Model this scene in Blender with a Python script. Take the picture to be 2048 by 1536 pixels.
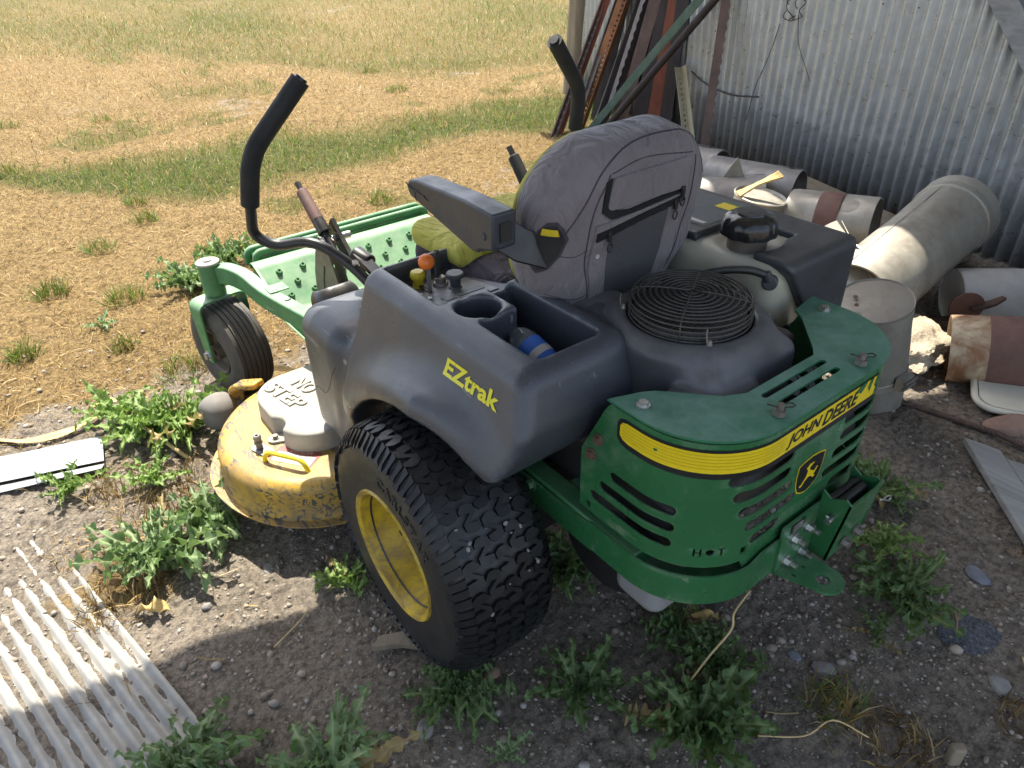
import bpy, bmesh, math, random
import numpy as np
from mathutils import Vector, Matrix, Quaternion
from mathutils.geometry import tessellate_polygon
R = math.radians
PI = math.pi
random.seed(7); rng = np.random.default_rng(7)
for o in list(bpy.data.objects): bpy.data.objects.remove(o)
scene = bpy.context.scene
COL = scene.collection

# ---------------------------------------------------------------- camera, sky, sun, exposure
cam_d = bpy.data.cameras.new('camera'); cam = bpy.data.objects.new('camera', cam_d); COL.objects.link(cam)
CAM = Vector((-.960, -.976, 1.367)); YAW, PITCH, ROLL = R(36.45), R(33.53), R(-1.90)
fw = Vector((math.sin(YAW)*math.cos(PITCH), math.cos(YAW)*math.cos(PITCH), -math.sin(PITCH)))
rt = Vector((math.cos(YAW), -math.sin(YAW), 0)); up = rt.cross(fw)
r2 = rt*math.cos(ROLL)+up*math.sin(ROLL); u2 = up*math.cos(ROLL)-rt*math.sin(ROLL)
cam.matrix_world = Matrix(((r2.x, u2.x, -fw.x, CAM.x), (r2.y, u2.y, -fw.y, CAM.y), (r2.z, u2.z, -fw.z, CAM.z), (0, 0, 0, 1)))
cam_d.sensor_width = 36; cam_d.lens = 1427.5/2048*36; cam_d.clip_start = .02; cam_d.clip_end = 900
scene.camera = cam
SUN_AZ, SUN_EL = R(22), R(63)           # azimuth from +Y towards +X
world = bpy.data.worlds.new('World'); scene.world = world; world.use_nodes = True
wn = world.node_tree.nodes; wn.clear()
wo = wn.new('ShaderNodeOutputWorld'); bg = wn.new('ShaderNodeBackground'); sky = wn.new('ShaderNodeTexSky')
sky.sky_type = 'NISHITA'; sky.sun_disc = False; sky.sun_elevation = SUN_EL; sky.sun_rotation = SUN_AZ
sky.air_density = 1.0; sky.dust_density = 2.5; sky.ozone_density = 1.0
bg.inputs[1].default_value = .15
hs = wn.new('ShaderNodeHueSaturation'); hs.inputs['Saturation'].default_value = .72
world.node_tree.links.new(sky.outputs[0], hs.inputs['Color']); world.node_tree.links.new(hs.outputs[0], bg.inputs[0]); world.node_tree.links.new(bg.outputs[0], wo.inputs[0])
sun_d = bpy.data.lights.new('sun', 'SUN'); sun = bpy.data.objects.new('sun', sun_d); COL.objects.link(sun)
sun_d.energy = 4.0; sun_d.angle = R(.53); sun_d.color = (1, .95, .84)
sdir = Vector((math.sin(SUN_AZ)*math.cos(SUN_EL), math.cos(SUN_AZ)*math.cos(SUN_EL), math.sin(SUN_EL)))
sun.rotation_euler = sdir.to_track_quat('Z', 'Y').to_euler(); sun.location = (0, 0, 9)
vs = scene.view_settings; vs.view_transform = 'Standard'; vs.look = 'None'; vs.gamma = 1; vs.use_curve_mapping = False
vs.exposure = 1.46
scene.render.engine = 'CYCLES'
cy = scene.cycles; cy.max_bounces = 7; cy.diffuse_bounces = 3; cy.glossy_bounces = 3; cy.transmission_bounces = 5; cy.transparent_max_bounces = 6
cy.use_adaptive_sampling = True; cy.adaptive_threshold = .02; cy.use_denoising = True; cy.caustics_reflective = False; cy.caustics_refractive = False

# ---------------------------------------------------------------- helpers: objects
def link(o, parent=None):
    COL.objects.link(o)
    if parent is not None: o.parent = parent
    return o
def tag(o, label=None, cat=None, group=None, kind=None):
    if label: o['label'] = label
    if cat: o['category'] = cat
    if group: o['group'] = group
    if kind: o['kind'] = kind
    return o
def empty(name, loc=(0, 0, 0), label=None, cat=None, group=None, parent=None):
    o = bpy.data.objects.new(name, None); o.location = loc; o.empty_display_size = .1
    return tag(link(o, parent), label, cat, group)
def finish(me, mat, smooth):
    if mat is not None: me.materials.append(mat)
    if smooth is not None and smooth is not False:
        me.polygons.foreach_set('use_smooth', [True]*len(me.polygons))
        if smooth is not True: me.set_sharp_from_angle(angle=R(smooth))
    me.update()
def mesh(name, V, F, mat, parent=None, smooth=40, bevel=0, loc=None):
    me = bpy.data.meshes.new(name)
    me.from_pydata([tuple(map(float, v)) for v in V] if not isinstance(V, np.ndarray) else V.tolist(), [], F.tolist() if isinstance(F, np.ndarray) else F)
    finish(me, mat, smooth)
    o = bpy.data.objects.new(name, me)
    if loc is not None: o.location = loc
    link(o, parent)
    if bevel:
        b = o.modifiers.new('Bevel', 'BEVEL'); b.width = bevel; b.segments = 2; b.limit_method = 'ANGLE'; b.angle_limit = R(35)
    return o
def bmobj(name, bm, mat, parent=None, smooth=40):
    me = bpy.data.meshes.new(name); bm.to_mesh(me); bm.free(); finish(me, mat, smooth)
    return link(bpy.data.objects.new(name, me), parent)
def copy_tree(o, parent=None):
    c = o.copy(); COL.objects.link(c); c.parent = parent
    for ch in list(o.children): copy_tree(ch, c)
    return c

def frame_from(d):
    d = Vector(d).normalized(); a = Vector((0, 0, 1)) if abs(d.z) < .9 else Vector((1, 0, 0))
    x = a.cross(d).normalized(); y = d.cross(x); return x, y, d
class G:                                    # collects simple solids into one mesh
    def __init__(s): s.V = []; s.F = []
    def add(s, V, F):
        n = len(s.V); s.V += [tuple(v) for v in V]; s.F += [tuple(i+n for i in f) for f in F]; return s
    def box(s, c, h, rot=None):
        c = Vector(c); V = []
        for x in (-1, 1):
            for y in (-1, 1):
                for z in (-1, 1):
                    v = Vector((x*h[0], y*h[1], z*h[2]))
                    if rot is not None: v = rot @ v
                    V.append(c+v)
        return s.add(V, [(0, 1, 3, 2), (4, 6, 7, 5), (0, 4, 5, 1), (2, 3, 7, 6), (0, 2, 6, 4), (1, 5, 7, 3)])
    def rev(s, prof, o, d, n=24, closed=False):      # prof: (radius, along d)
        x, y, d = frame_from(d); o = Vector(o); V = []; F = []
        m = len(prof)
        for r, t in prof:
            for k in range(n):
                a = 2*PI*k/n; V.append(o+d*t+(x*math.cos(a)+y*math.sin(a))*r)
        for i in range(m if closed else m-1):
            j = (i+1) % m
            for k in range(n): F.append((i*n+k, i*n+(k+1) % n, j*n+(k+1) % n, j*n+k))
        return s.add(V, F)
    def cyl(s, p0, p1, r0, r1=None, n=16, ch=0):
        r1 = r0 if r1 is None else r1; p0 = Vector(p0); p1 = Vector(p1); L = (p1-p0).length
        pr = [(1e-5, 0), (max(r0-ch, 1e-5), 0)]+([(r0, ch), (r1, L-ch)] if ch else [(r0, 0), (r1, L)])+[(max(r1-ch, 1e-5), L), (1e-5, L)]
        if not ch: pr = [(1e-5, 0), (r0, 0), (r1, L), (1e-5, L)]
        return s.rev(pr, p0, p1-p0, n)
    def pipe(s, p0, p1, ro, ri, n=32):
        p0 = Vector(p0); p1 = Vector(p1); L = (p1-p0).length
        return s.rev([(ro, 0), (ro, L), (ri, L), (ri, 0)], p0, p1-p0, n, True)
    def tube(s, pts, r, n=10, caps=True):
        pts = [Vector(p) for p in pts]; m = len(pts); rr = r if hasattr(r, '__len__') else [r]*m
        T = []
        for i in range(m): T.append((pts[min(i+1, m-1)]-pts[max(i-1, 0)]).normalized())
        x, y, _ = frame_from(T[0]); V = []; F = []
        for i in range(m):
            if i:
                x = (x-T[i]*x.dot(T[i])).normalized(); y = T[i].cross(x)
            for k in range(n):
                a = 2*PI*k/n; V.append(pts[i]+(x*math.cos(a)+y*math.sin(a))*rr[i])
        for i in range(m-1):
            for k in range(n): F.append((i*n+k, i*n+(k+1) % n, (i+1)*n+(k+1) % n, (i+1)*n+k))
        if caps: F.append(tuple(range(n-1, -1, -1))); F.append(tuple((m-1)*n+k for k in range(n)))
        return s.add(V, F)
    def rect(s, pts, w, h, upv=(0, 0, 1)):           # rectangular section swept along a path
        pts = [Vector(p) for p in pts]; m = len(pts); V = []; F = []; upv = Vector(upv)
        for i in range(m):
            t = (pts[min(i+1, m-1)]-pts[max(i-1, 0)]).normalized(); sx = t.cross(upv).normalized(); uu = sx.cross(t)
            for a, b in ((-1, -1), (1, -1), (1, 1), (-1, 1)): V.append(pts[i]+sx*(a*w/2)+uu*(b*h/2))
        for i in range(m-1):
            for k in range(4): F.append((i*4+k, i*4+(k+1) % 4, (i+1)*4+(k+1) % 4, (i+1)*4+k))
        F.append((3, 2, 1, 0)); F.append(tuple((m-1)*4+k for k in range(4)))
        return s.add(V, F)
    def prism(s, poly, f0, f1):                      # convex or concave outline, f maps (u,v)->point
        n = len(poly); s.add([f0(u, v) for u, v in poly]+[f1(u, v) for u, v in poly], [tuple(range(n-1, -1, -1)), tuple(range(n, 2*n))]+[(i, (i+1) % n, n+(i+1) % n, n+i) for i in range(n)])
        return s
    def bolt(s, p, d, r=.008, h=.006, washer=True, stud=0):
        p = Vector(p); d = Vector(d).normalized()
        if washer: s.cyl(p, p+d*.0025, r*1.35, n=16)
        s.cyl(p+d*.002, p+d*(.002+h), r, r*.97, n=6)
        if stud: s.cyl(p+d*h, p+d*(h+stud), r*.55, n=10)
        return s
    def sphere(s, c, r, n=16):
        return s.rev([(max(r*math.sin(PI*i/n), 1e-5), -r*math.cos(PI*i/n)) for i in range(n+1)], c, (0, 0, 1), n*2)
    def obj(s, name, mat, parent=None, smooth=40, bevel=0): return mesh(name, s.V, s.F, mat, parent, smooth, bevel)
def fillet(pts, r, n=6):
    pts = [Vector(p) for p in pts]; out = [pts[0]]
    for i in range(1, len(pts)-1):
        a, b, c = pts[i-1], pts[i], pts[i+1]; d0 = a-b; d1 = c-b; q = min(r, d0.length*.48, d1.length*.48)
        p0 = b+d0.normalized()*q; p1 = b+d1.normalized()*q
        for k in range(n+1):
            t = k/n; out.append(p0*(1-t)**2+b*2*t*(1-t)+p1*t*t)
    return out+[pts[-1]]
def spline(pts, n=8):
    P = [Vector(p) for p in pts]; P = [P[0]*2-P[1]]+P+[P[-1]*2-P[-2]]; out = []
    for i in range(1, len(P)-2):
        for k in range(n):
            t = k/n; a, b, c, d = P[i-1], P[i], P[i+1], P[i+2]
            out.append(.5*((2*b)+(c-a)*t+(2*a-5*b+4*c-d)*t*t+(3*b-a-3*c+d)*t**3))
    return out+[P[-2]]

# ---------------------------------------------------------------- helpers: flat sheets with cut-outs, wrapped onto surfaces
def capsule2(a, b, r, n=8):
    a = Vector(a); b = Vector(b); d = (b-a).normalized(); q = Vector((-d.y, d.x)); o = []
    for k in range(n+1):
        t = -PI/2+PI*k/n; o.append(tuple(b+(d*math.cos(t)+q*math.sin(t))*r))
    for k in range(n+1):
        t = PI/2+PI*k/n; o.append(tuple(a+(d*math.cos(t)+q*math.sin(t))*r))
    return o
def circ2(c, r, n=16): return [(c[0]+r*math.cos(2*PI*k/n), c[1]+r*math.sin(2*PI*k/n)) for k in range(n)]
def rrect(x0, y0, x1, y1, r, n=5):
    o = []
    for cx, cy, a in ((x1-r, y0+r, -PI/2), (x1-r, y1-r, 0), (x0+r, y1-r, PI/2), (x0+r, y0+r, PI)):
        for k in range(n+1): t = a+PI/2*k/n; o.append((cx+r*math.cos(t), cy+r*math.sin(t)))
    return o
def flat_bm(outer, holes=(), tris=None):
    bm = bmesh.new()
    if tris is None:
        loops = [[Vector((x, y, 0)) for x, y in outer]]+[[Vector((x, y, 0)) for x, y in h] for h in holes]
        T = tessellate_polygon(loops); P = [p for l in loops for p in l]
    else: P, T = tris
    vs_ = [bm.verts.new(p) for p in P]
    for t in T:
        try: bm.faces.new([vs_[i] for i in t])
        except ValueError: pass
    return bm
def cuts(bm, us=(), vs_=()):
    for ax, vals in ((0, us), (1, vs_)):
        for c in vals:
            no = Vector((1, 0, 0)) if ax == 0 else Vector((0, 1, 0)); co = no*c
            bmesh.ops.bisect_plane(bm, geom=bm.verts[:]+bm.edges[:]+bm.faces[:], plane_co=co, plane_no=no, dist=1e-6)
def sheet(name, bm, fn, th, mat, parent=None, smooth=35):
    """map every flat point with fn(u,v)->(point,normal); build a slab of thickness th (th=0: a film)"""
    bmesh.ops.remove_doubles(bm, verts=bm.verts[:], dist=1e-6)
    bmesh.ops.recalc_face_normals(bm, faces=bm.faces[:])
    bm.verts.ensure_lookup_table(); V = []; F = []; n = len(bm.verts); N = []
    for v in bm.verts:
        p, nn = fn(v.co.x, v.co.y); V.append(Vector(p)); N.append(Vector(nn))
    bm.verts.index_update(); flip = bm.faces[:] and bm.faces[0].normal.z < 0
    fs = [[l.vert.index for l in f.loops] for f in bm.faces]
    if flip: fs = [f[::-1] for f in fs]
    be = []
    for e in bm.edges:
        if len(e.link_faces) == 1:
            l = e.link_faces[0].loops
            for lp in l:
                if lp.edge == e: a, b = lp.vert.index, lp.link_loop_next.vert.index
            be.append((b, a) if flip else (a, b))
    bm.free()
    if th:
        V2 = V+[v-N[i]*th for i, v in enumerate(V)]
        F = fs+[[i+n for i in f[::-1]] for f in fs]+[[b, a, a+n, b+n] for a, b in be]
        return mesh(name, V2, F, mat, parent, smooth)
    return mesh(name, V, fs, mat, parent, smooth)
def text_tris(txt, size, shear=0, offset=0, ext=None, spacing=1):
    cu = bpy.data.curves.new('t', 'FONT'); cu.body = txt; cu.size = size; cu.shear = shear; cu.offset = offset; cu.align_x = 'CENTER'; cu.resolution_u = 3
    cu.space_character = spacing
    o = bpy.data.objects.new('t', cu); COL.objects.link(o)
    bpy.context.view_layer.update(); me = bpy.data.meshes.new_from_object(o.evaluated_get(bpy.context.evaluated_depsgraph_get()))
    P = [v.co.copy() for v in me.vertices]; T = [tuple(p.vertices) for p in me.polygons]
    bpy.data.objects.remove(o); bpy.data.curves.remove(cu); bpy.data.meshes.remove(me)
    if ext:                                  # fit to a given width and height
        x0 = min(p.x for p in P); x1 = max(p.x for p in P); y0 = min(p.y for p in P); y1 = max(p.y for p in P)
        P = [Vector(((p.x-(x0+x1)/2)/(x1-x0)*ext[0], (p.y-y0)/(y1-y0)*ext[1], 0)) for p in P]
    return P, T

# ---------------------------------------------------------------- helpers: rounded solids from distance fields
def smin(a, b, k):
    h = np.clip(.5+.5*(b-a)/k, 0, 1); return b*(1-h)+a*h-k*h*(1-h)
def smax(a, b, k): return -smin(-a, -b, k)
def sbox(P, c, h, r):
    q = [np.abs(P[i]-c[i])-(h[i]-r) for i in range(3)]
    return np.sqrt(sum(np.maximum(a, 0)**2 for a in q))+np.minimum(np.maximum(q[0], np.maximum(q[1], q[2])), 0)-r
def scyl(P, c, ax, rad, half, r=.01):
    i, j = [k for k in range(3) if k != ax]
    d0 = np.sqrt((P[i]-c[i])**2+(P[j]-c[j])**2)-(rad-r); d1 = np.abs(P[ax]-c[ax])-(half-r)
    return np.minimum(np.maximum(d0, d1), 0)+np.sqrt(np.maximum(d0, 0)**2+np.maximum(d1, 0)**2)-r
def rotx(P, c, a):
    y = P[1]-c[1]; z = P[2]-c[2]; ca, sa = math.cos(a), math.sin(a)
    return (P[0], c[1]+ca*y+sa*z, c[2]-sa*y+ca*z)
def surfnet(fn, lo, hi, h):
    n = [int(math.ceil((hi[i]-lo[i])/h))+1 for i in range(3)]
    ax = [lo[i]+h*np.arange(n[i]) for i in range(3)]
    X = np.meshgrid(*[a.astype(np.float32) for a in ax], indexing='ij'); D = fn(X).astype(np.float32)
    s = D < 0
    c = [(i, j, k) for i in (0, 1) for j in (0, 1) for k in (0, 1)]
    sl = lambda A, i, j, k: A[i:n[0]-1+i, j:n[1]-1+j, k:n[2]-1+k]
    cnt = sum(sl(s, *q).astype(np.int8) for q in c); act = (cnt > 0) & (cnt < 8)
    idx = -np.ones(act.shape, np.int32); ii = np.argwhere(act); idx[act] = np.arange(len(ii))
    acc = np.zeros((len(ii), 3)); num = np.zeros(len(ii))
    val = {q: sl(D, *q)[act] for q in c}
    for q in c:
        for a in range(3):
            if q[a] == 0:
                q2 = tuple(1 if b == a else q[b] for b in range(3)); v0, v1 = val[q], val[q2]
                m = (v0 < 0) != (v1 < 0); t = np.where(m, v0/np.where(m, v0-v1, 1), 0)
                for b in range(3): acc[:, b] += np.where(m, q[b]+(t if b == a else 0), 0)
                num += m
    V = (ii+acc/num[:, None])*h+np.array(lo)
    F = []
    for a in range(3):
        b, d = [(1, 2), (2, 0), (0, 1)][a]
        s0 = np.take(s, np.arange(n[a]-1), a); s1 = np.take(s, np.arange(1, n[a]), a)
        e = np.argwhere(s0 != s1); e = e[(e[:, b] > 0) & (e[:, d] > 0) & (e[:, b] < n[b]-1) & (e[:, d] < n[d]-1)]
        inside = s[tuple(e.T)]
        def I(db, dd):
            q = e.copy(); q[:, b] += db; q[:, d] += dd; return idx[tuple(q.T)]
        quad = np.stack([I(-1, -1), I(0, -1), I(0, 0), I(-1, 0)], 1)
        quad[~inside] = quad[~inside][:, ::-1]; F.append(quad)
    F = np.concatenate(F)
    for _ in range(2):                        # pull the vertices onto the surface
        e = h*.25; p = [V[:, i] for i in range(3)]; d = fn(p)
        g = np.stack([(fn([p[j]+(e if j == i else 0) for j in range(3)])-fn([p[j]-(e if j == i else 0) for j in range(3)]))/(2*e) for i in range(3)], 1)
        gg = np.maximum((g*g).sum(1), .25); V = V-np.clip(d/gg, -h*.5, h*.5)[:, None]*g
    return V, F
def blob(name, fn, lo, hi, h, mat, parent=None):
    V, F = surfnet(fn, lo, hi, h); return mesh(name, V, F, mat, parent, True)
def cast(fn, o, d, tmax=1.0, n=70):           # sphere-trace one ray, returns point and normal
    o = np.array(o, float); d = np.array(d, float); d /= np.linalg.norm(d); t = 0
    for _ in range(n):
        p = o+d*t; v = float(fn([np.array([p[0]]), np.array([p[1]]), np.array([p[2]])])[0])
        t += v*.8
        if abs(v) < 2e-5 or t > tmax: break
    p = o+d*t; e = 1e-3; P = [np.array([p[i]]) for i in range(3)]
    g = np.array([float((fn([P[j]+(e if j == i else 0) for j in range(3)])-fn([P[j]-(e if j == i else 0) for j in range(3)]))[0]) for i in range(3)])
    g /= np.linalg.norm(g)+1e-9
    return Vector(p), Vector(g)

# ---------------------------------------------------------------- helpers: noise for shapes
def vnoise(x, y, seed=0):
    xi = np.floor(x).astype(np.int64); yi = np.floor(y).astype(np.int64); fx = x-xi; fy = y-yi
    def hsh(a, b):
        n = (a*374761393+b*668265263+seed*1442695041) & 0xffffffff; n = ((n ^ (n >> 13))*1274126177) & 0xffffffff
        return ((n ^ (n >> 16)) & 0xffff)/65535.
    ux = fx*fx*(3-2*fx); uy = fy*fy*(3-2*fy)
    return (hsh(xi, yi)*(1-ux)+hsh(xi+1, yi)*ux)*(1-uy)+(hsh(xi, yi+1)*(1-ux)+hsh(xi+1, yi+1)*ux)*uy
def fbm(x, y, f, o=4, seed=0):
    x = np.asarray(x, float); y = np.asarray(y, float); s = 0; a = 1; t = 0
    for i in range(o): s = s+a*vnoise(x*f, y*f, seed+i*17); t += a; f *= 2.03; a *= .5
    return s/t
# ---------------------------------------------------------------- materials
class NT:
    def __init__(s, name):
        s.m = bpy.data.materials.new(name); s.m.use_nodes = True; s.t = s.m.node_tree; s.t.nodes.clear()
        s.out = s.n('ShaderNodeOutputMaterial'); s.b = s.n('ShaderNodeBsdfPrincipled'); s.l(s.b, 0, s.out, 0)
        s.co = s.n('ShaderNodeTexCoord')
    def n(s, t, **k):
        o = s.t.nodes.new(t)
        for a, v in k.items(): setattr(o, a, v)
        return o
    def l(s, a, i, b, j): s.t.links.new(a.outputs[i], b.inputs[j])
    def put(s, sock, v):
        if isinstance(v, tuple) and len(v) == 2 and hasattr(v[0], 'outputs'): s.t.links.new(v[0].outputs[v[1]], sock)
        else: sock.default_value = (*v, 1) if isinstance(v, (tuple, list)) and len(v) == 3 and sock.type == 'RGBA' else v
    def noise(s, scale, detail=4, rough=.55, dist=0, vec=None, out=0):
        o = s.n('ShaderNodeTexNoise'); s.put(o.inputs['Scale'], scale); o.inputs['Detail'].default_value = detail; o.inputs['Roughness'].default_value = rough; o.inputs['Distortion'].default_value = dist
        s.put(o.inputs['Vector'], vec or (s.co, 3)); return (o, out)
    def vor(s, scale, feature='F1', vec=None, rnd=1):
        o = s.n('ShaderNodeTexVoronoi', feature=feature); o.inputs['Scale'].default_value = scale; o.inputs['Randomness'].default_value = rnd; s.put(o.inputs['Vector'], vec or (s.co, 3)); return o
    def scale(s, v, vec=None):
        o = s.n('ShaderNodeMapping'); o.inputs['Scale'].default_value = v; s.put(o.inputs['Vector'], vec or (s.co, 3)); return (o, 0)
    def ramp(s, f, stops, interp='LINEAR'):
        o = s.n('ShaderNodeValToRGB'); o.color_ramp.interpolation = interp; e = o.color_ramp.elements
        while len(e) < len(stops): e.new(.5)
        for i, (p, c) in enumerate(stops): e[i].position = p; e[i].color = (*c, 1) if not isinstance(c, (int, float)) else (c, c, c, 1)
        s.put(o.inputs[0], f); return (o, 0)
    def math(s, op, a, b=0., clamp=False):
        o = s.n('ShaderNodeMath', operation=op, use_clamp=clamp); s.put(o.inputs[0], a); s.put(o.inputs[1], b); return (o, 0)
    def mix(s, f, a, b, mode='MIX'):
        o = s.n('ShaderNodeMix', data_type='RGBA', blend_type=mode); s.put(o.inputs[0], f); s.put(o.inputs[6], a); s.put(o.inputs[7], b); return (o, 2)
    def attr(s, name, out=2):
        o = s.n('ShaderNodeAttribute'); o.attribute_name = name; return (o, out)
    def up(s):                                # how far the surface faces upward
        g = s.n('ShaderNodeNewGeometry'); x = s.n('ShaderNodeSeparateXYZ'); s.l(g, 1, x, 0); return (x, 2)
    def sep(s):
        x = s.n('ShaderNodeSeparateXYZ'); s.put(x.inputs[0], (s.co, 3)); return x
    def bump(s, h, dist, strength=1., prev=None):
        o = s.n('ShaderNodeBump'); o.inputs['Strength'].default_value = strength; o.inputs['Distance'].default_value = dist; s.put(o.inputs['Height'], h)
        if prev: s.put(o.inputs['Normal'], prev)
        return (o, 0)
    def set(s, **k):
        for a, v in k.items(): s.put(s.b.inputs[a.replace('_', ' ')], v)
        return s.m
def shade(c, f): return tuple(min(1, x*f) for x in c)
def mat(name, col, rough=.5, metal=0., var=.18, vs=9., bump=0., bs=220., dust=0., dcol=(.30, .24, .17), scr=0., scol=(.45, .45, .44), rvar=.12, spec=.5, bdist=.0006, wear=0., wcol=(.30, .30, .30), **kw):
    t = NT(name); n1 = t.noise(vs, 6, .6)
    c = t.ramp(n1, [(.28, shade(col, 1-var)), (.72, shade(col, 1+var))])
    if scr:                                   # fine scratches and scuffs showing a paler material
        a = t.noise(60, 3, .5, vec=t.scale((1.0, .12, .5))); b = t.noise(5, 3)
        m = t.math('MULTIPLY', t.ramp(a, [(.66, 0), (.70, 1)]), t.ramp(b, [(.5, 0), (.68, scr)])); c = t.mix(m, c, scol)
    if wear:                                  # rubbed pale along convex edges
        ge = t.n('ShaderNodeNewGeometry'); m = t.math('MULTIPLY', t.ramp((ge, 7), [(.515, 0), (.56, 1)]), t.ramp(t.noise(16, 8, .75), [(.46, 0), (.66, wear)])); c = t.mix(m, c, wcol)
        sp = t.math('MULTIPLY', t.ramp(t.noise(170, 3, .6), [(.66, 0), (.70, 1)]), t.ramp(t.noise(5, 5), [(.56, 0), (.70, .5)])); c = t.mix(sp, c, wcol)
    if dust:
        d = t.math('MULTIPLY', t.math('MULTIPLY', t.math('MAXIMUM', t.up(), .12), t.ramp(t.noise(13, 8, .7), [(.36, .25), (.68, 1)])), dust, True)
        c = t.mix(d, c, dcol)
    t.set(Base_Color=c, Metallic=metal, Roughness=t.ramp(t.noise(vs*2.3, 5), [(.3, max(.02, rough-rvar)), (.7, min(1, rough+rvar))]), Specular_IOR_Level=spec)
    if bump: t.set(Normal=t.bump(t.noise(bs, 3, .6), bdist, bump))
    return t.set(**kw)

M = {}
M['black_plastic'] = mat('black_plastic', (.035, .038, .045), .50, bump=.55, bs=420, dust=.26, scr=.35, scol=(.22, .22, .22), var=.15)
M['console'] = mat('console_plastic', (.044, .049, .060), .36, bump=.7, bs=400, bdist=.0010, dust=.16, dcol=(.20, .20, .20), scr=.75, scol=(.32, .32, .32), vs=4, spec=.6, wear=.9)
M['arm_plastic'] = mat('armrest_plastic', (.034, .039, .048), .42, bump=.5, bs=500, dust=.10, scr=.5, wear=.6)
M['engine_plastic'] = mat('engine_plastic', (.042, .047, .058), .42, wear=.5, dust=.6, dcol=(.25, .23, .21), var=.25, bump=.15, bs=60, scr=.3)
M['tank_cover'] = mat('tank_cover_plastic', (.036, .040, .046), .45, bump=.4, bs=420, dust=.2, scr=.2)
M['green'] = mat('green_paint', (.022, .128, .042), .30, dust=.26, dcol=(.26, .32, .20), scr=.55, wear=.35, wcol=(.26, .34, .24), scol=(.30, .33, .22), var=.14, vs=5, Coat_Weight=.25, Coat_Roughness=.2)
M['green_top'] = mat('green_paint_dusty', (.018, .145, .062), .40, dust=.85, dcol=(.20, .33, .26), var=.2, vs=7, scr=.5, scol=(.32, .4, .33))
M['green_floor'] = mat('green_paint_faded', (.050, .19, .070), .50, dust=.65, dcol=(.34, .44, .28), var=.25, vs=14, scr=.4, scol=(.5, .52, .4))
M['steel'] = mat('zinc_plated_steel', (.52, .52, .50), .38, 1., var=.25, vs=40)
M['dull_steel'] = mat('weathered_steel', (.25, .23, .21), .55, .8, var=.3, vs=30, dust=.4)
M['rusty_bolt'] = mat('rusty_bolt', (.20, .13, .09), .6, .5, var=.4, vs=60)
M['black_metal'] = mat('black_painted_metal', (.012, .013, .015), .35, dust=.15, var=.2)
M['grey_plate'] = mat('brown_grey_plate', (.13, .105, .085), .5, .2, var=.08, dust=.2)
M['guard_wire'] = mat('dirty_black_wire', (.055, .052, .050), .5, .3, var=.3, vs=40, dust=.3)
M['cap_plastic'] = mat('glossy_black_cap', (.012, .013, .015), .16, dust=.15, var=.2)
M['foam'] = mat('foam_grip', (.008, .009, .010), .75, bump=.3, bs=900, dust=.05)
M['worn_grip'] = mat('sun_faded_rubber_grip', (.13, .065, .055), .7, var=.25, vs=20, dust=.2)
M['rubber'] = mat('tyre_rubber', (.012, .012, .013), .48, dust=.30, dcol=(.15, .13, .11), var=.25, vs=12, bump=.25, bs=120, spec=.55)
M['tread'] = mat('tread_rubber', (.010, .010, .011), .45, dust=.12, dcol=(.09, .08, .07), var=.3, vs=25, bump=.2, bs=200, spec=.4)
M['old_rubber'] = mat('old_tyre_rubber', (.060, .054, .048), .75, dust=.5, dcol=(.22, .19, .15), var=.2, vs=20, bump=.3, bs=150)
M['rim_rust'] = mat('dirty_rim', (.10, .075, .055), .7, .2, var=.3, vs=25, dust=.4)
M['cloth'] = mat('grey_seat_cloth', (.180, .156, .158), .85, var=.14, vs=6, bump=.35, bs=900, spec=.25, Sheen_Weight=.25)
M['cloth_dark'] = mat('dark_seat_cloth', (.060, .050, .060), .85, var=.15, vs=6, bump=.3, bs=900, spec=.25)
M['cloth_yellow'] = mat('faded_yellow_cloth', (.46, .43, .075), .85, var=.12, vs=10, bump=.3, bs=700, dust=.25, dcol=(.33, .30, .16))
def wrinkle(m):
    t = m.node_tree; b = [n for n in t.nodes if n.type == 'BUMP'][0]; no = t.nodes.new('ShaderNodeTexNoise'); no.inputs['Scale'].default_value = 9; no.inputs['Detail'].default_value = 3; no.inputs['Distortion'].default_value = 1.2; co = [n for n in t.nodes if n.type == 'TEX_COORD'][0]; mp = t.nodes.new('ShaderNodeMapping'); mp.inputs['Scale'].default_value = (2.2, 1, .7); mp.inputs['Rotation'].default_value = (0, .5, 0)
    b2 = t.nodes.new('ShaderNodeBump'); b2.inputs['Distance'].default_value = .04; b2.inputs['Strength'].default_value = .75; t.links.new(co.outputs[3], mp.inputs[0]); t.links.new(mp.outputs[0], no.inputs[0]); t.links.new(no.outputs[0], b2.inputs['Height']); t.links.new(b2.outputs[0], b.inputs['Normal'])
for k_ in ('cloth', 'cloth_dark', 'cloth_yellow'): wrinkle(M[k_])
M['zip'] = mat('black_zip', (.012, .013, .014), .5, var=.2, bump=.3, bs=600)
M['knob_yellow'] = mat('yellow_knob', (.62, .47, .02), .45, dust=.2, var=.12, vs=40)
M['knob_orange'] = mat('orange_ball', (.75, .17, .02), .42, var=.08, vs=40)
M['decal_yellow'] = mat('yellow_decal', (.80, .60, .015), .35, var=.06, vs=30, dust=.1)
M['decal_black'] = mat('black_decal', (.014, .014, .015), .4, var=.2, dust=.1)
M['letter_yellow'] = mat('yellow_lettering', (.72, .66, .03), .4, var=.05)
M['decal_red'] = mat('red_decal', (.30, .035, .035), .5, var=.15, dust=.35)
M['decal_white'] = mat('white_decal', (.55, .53, .48), .5, var=.15, dust=.3)
M['label_grey'] = mat('grey_label', (.08, .085, .085), .4, var=.15)
M['brown_cap'] = mat('brown_oil_cap', (.055, .040, .034), .6, var=.25, dust=.3)
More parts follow.
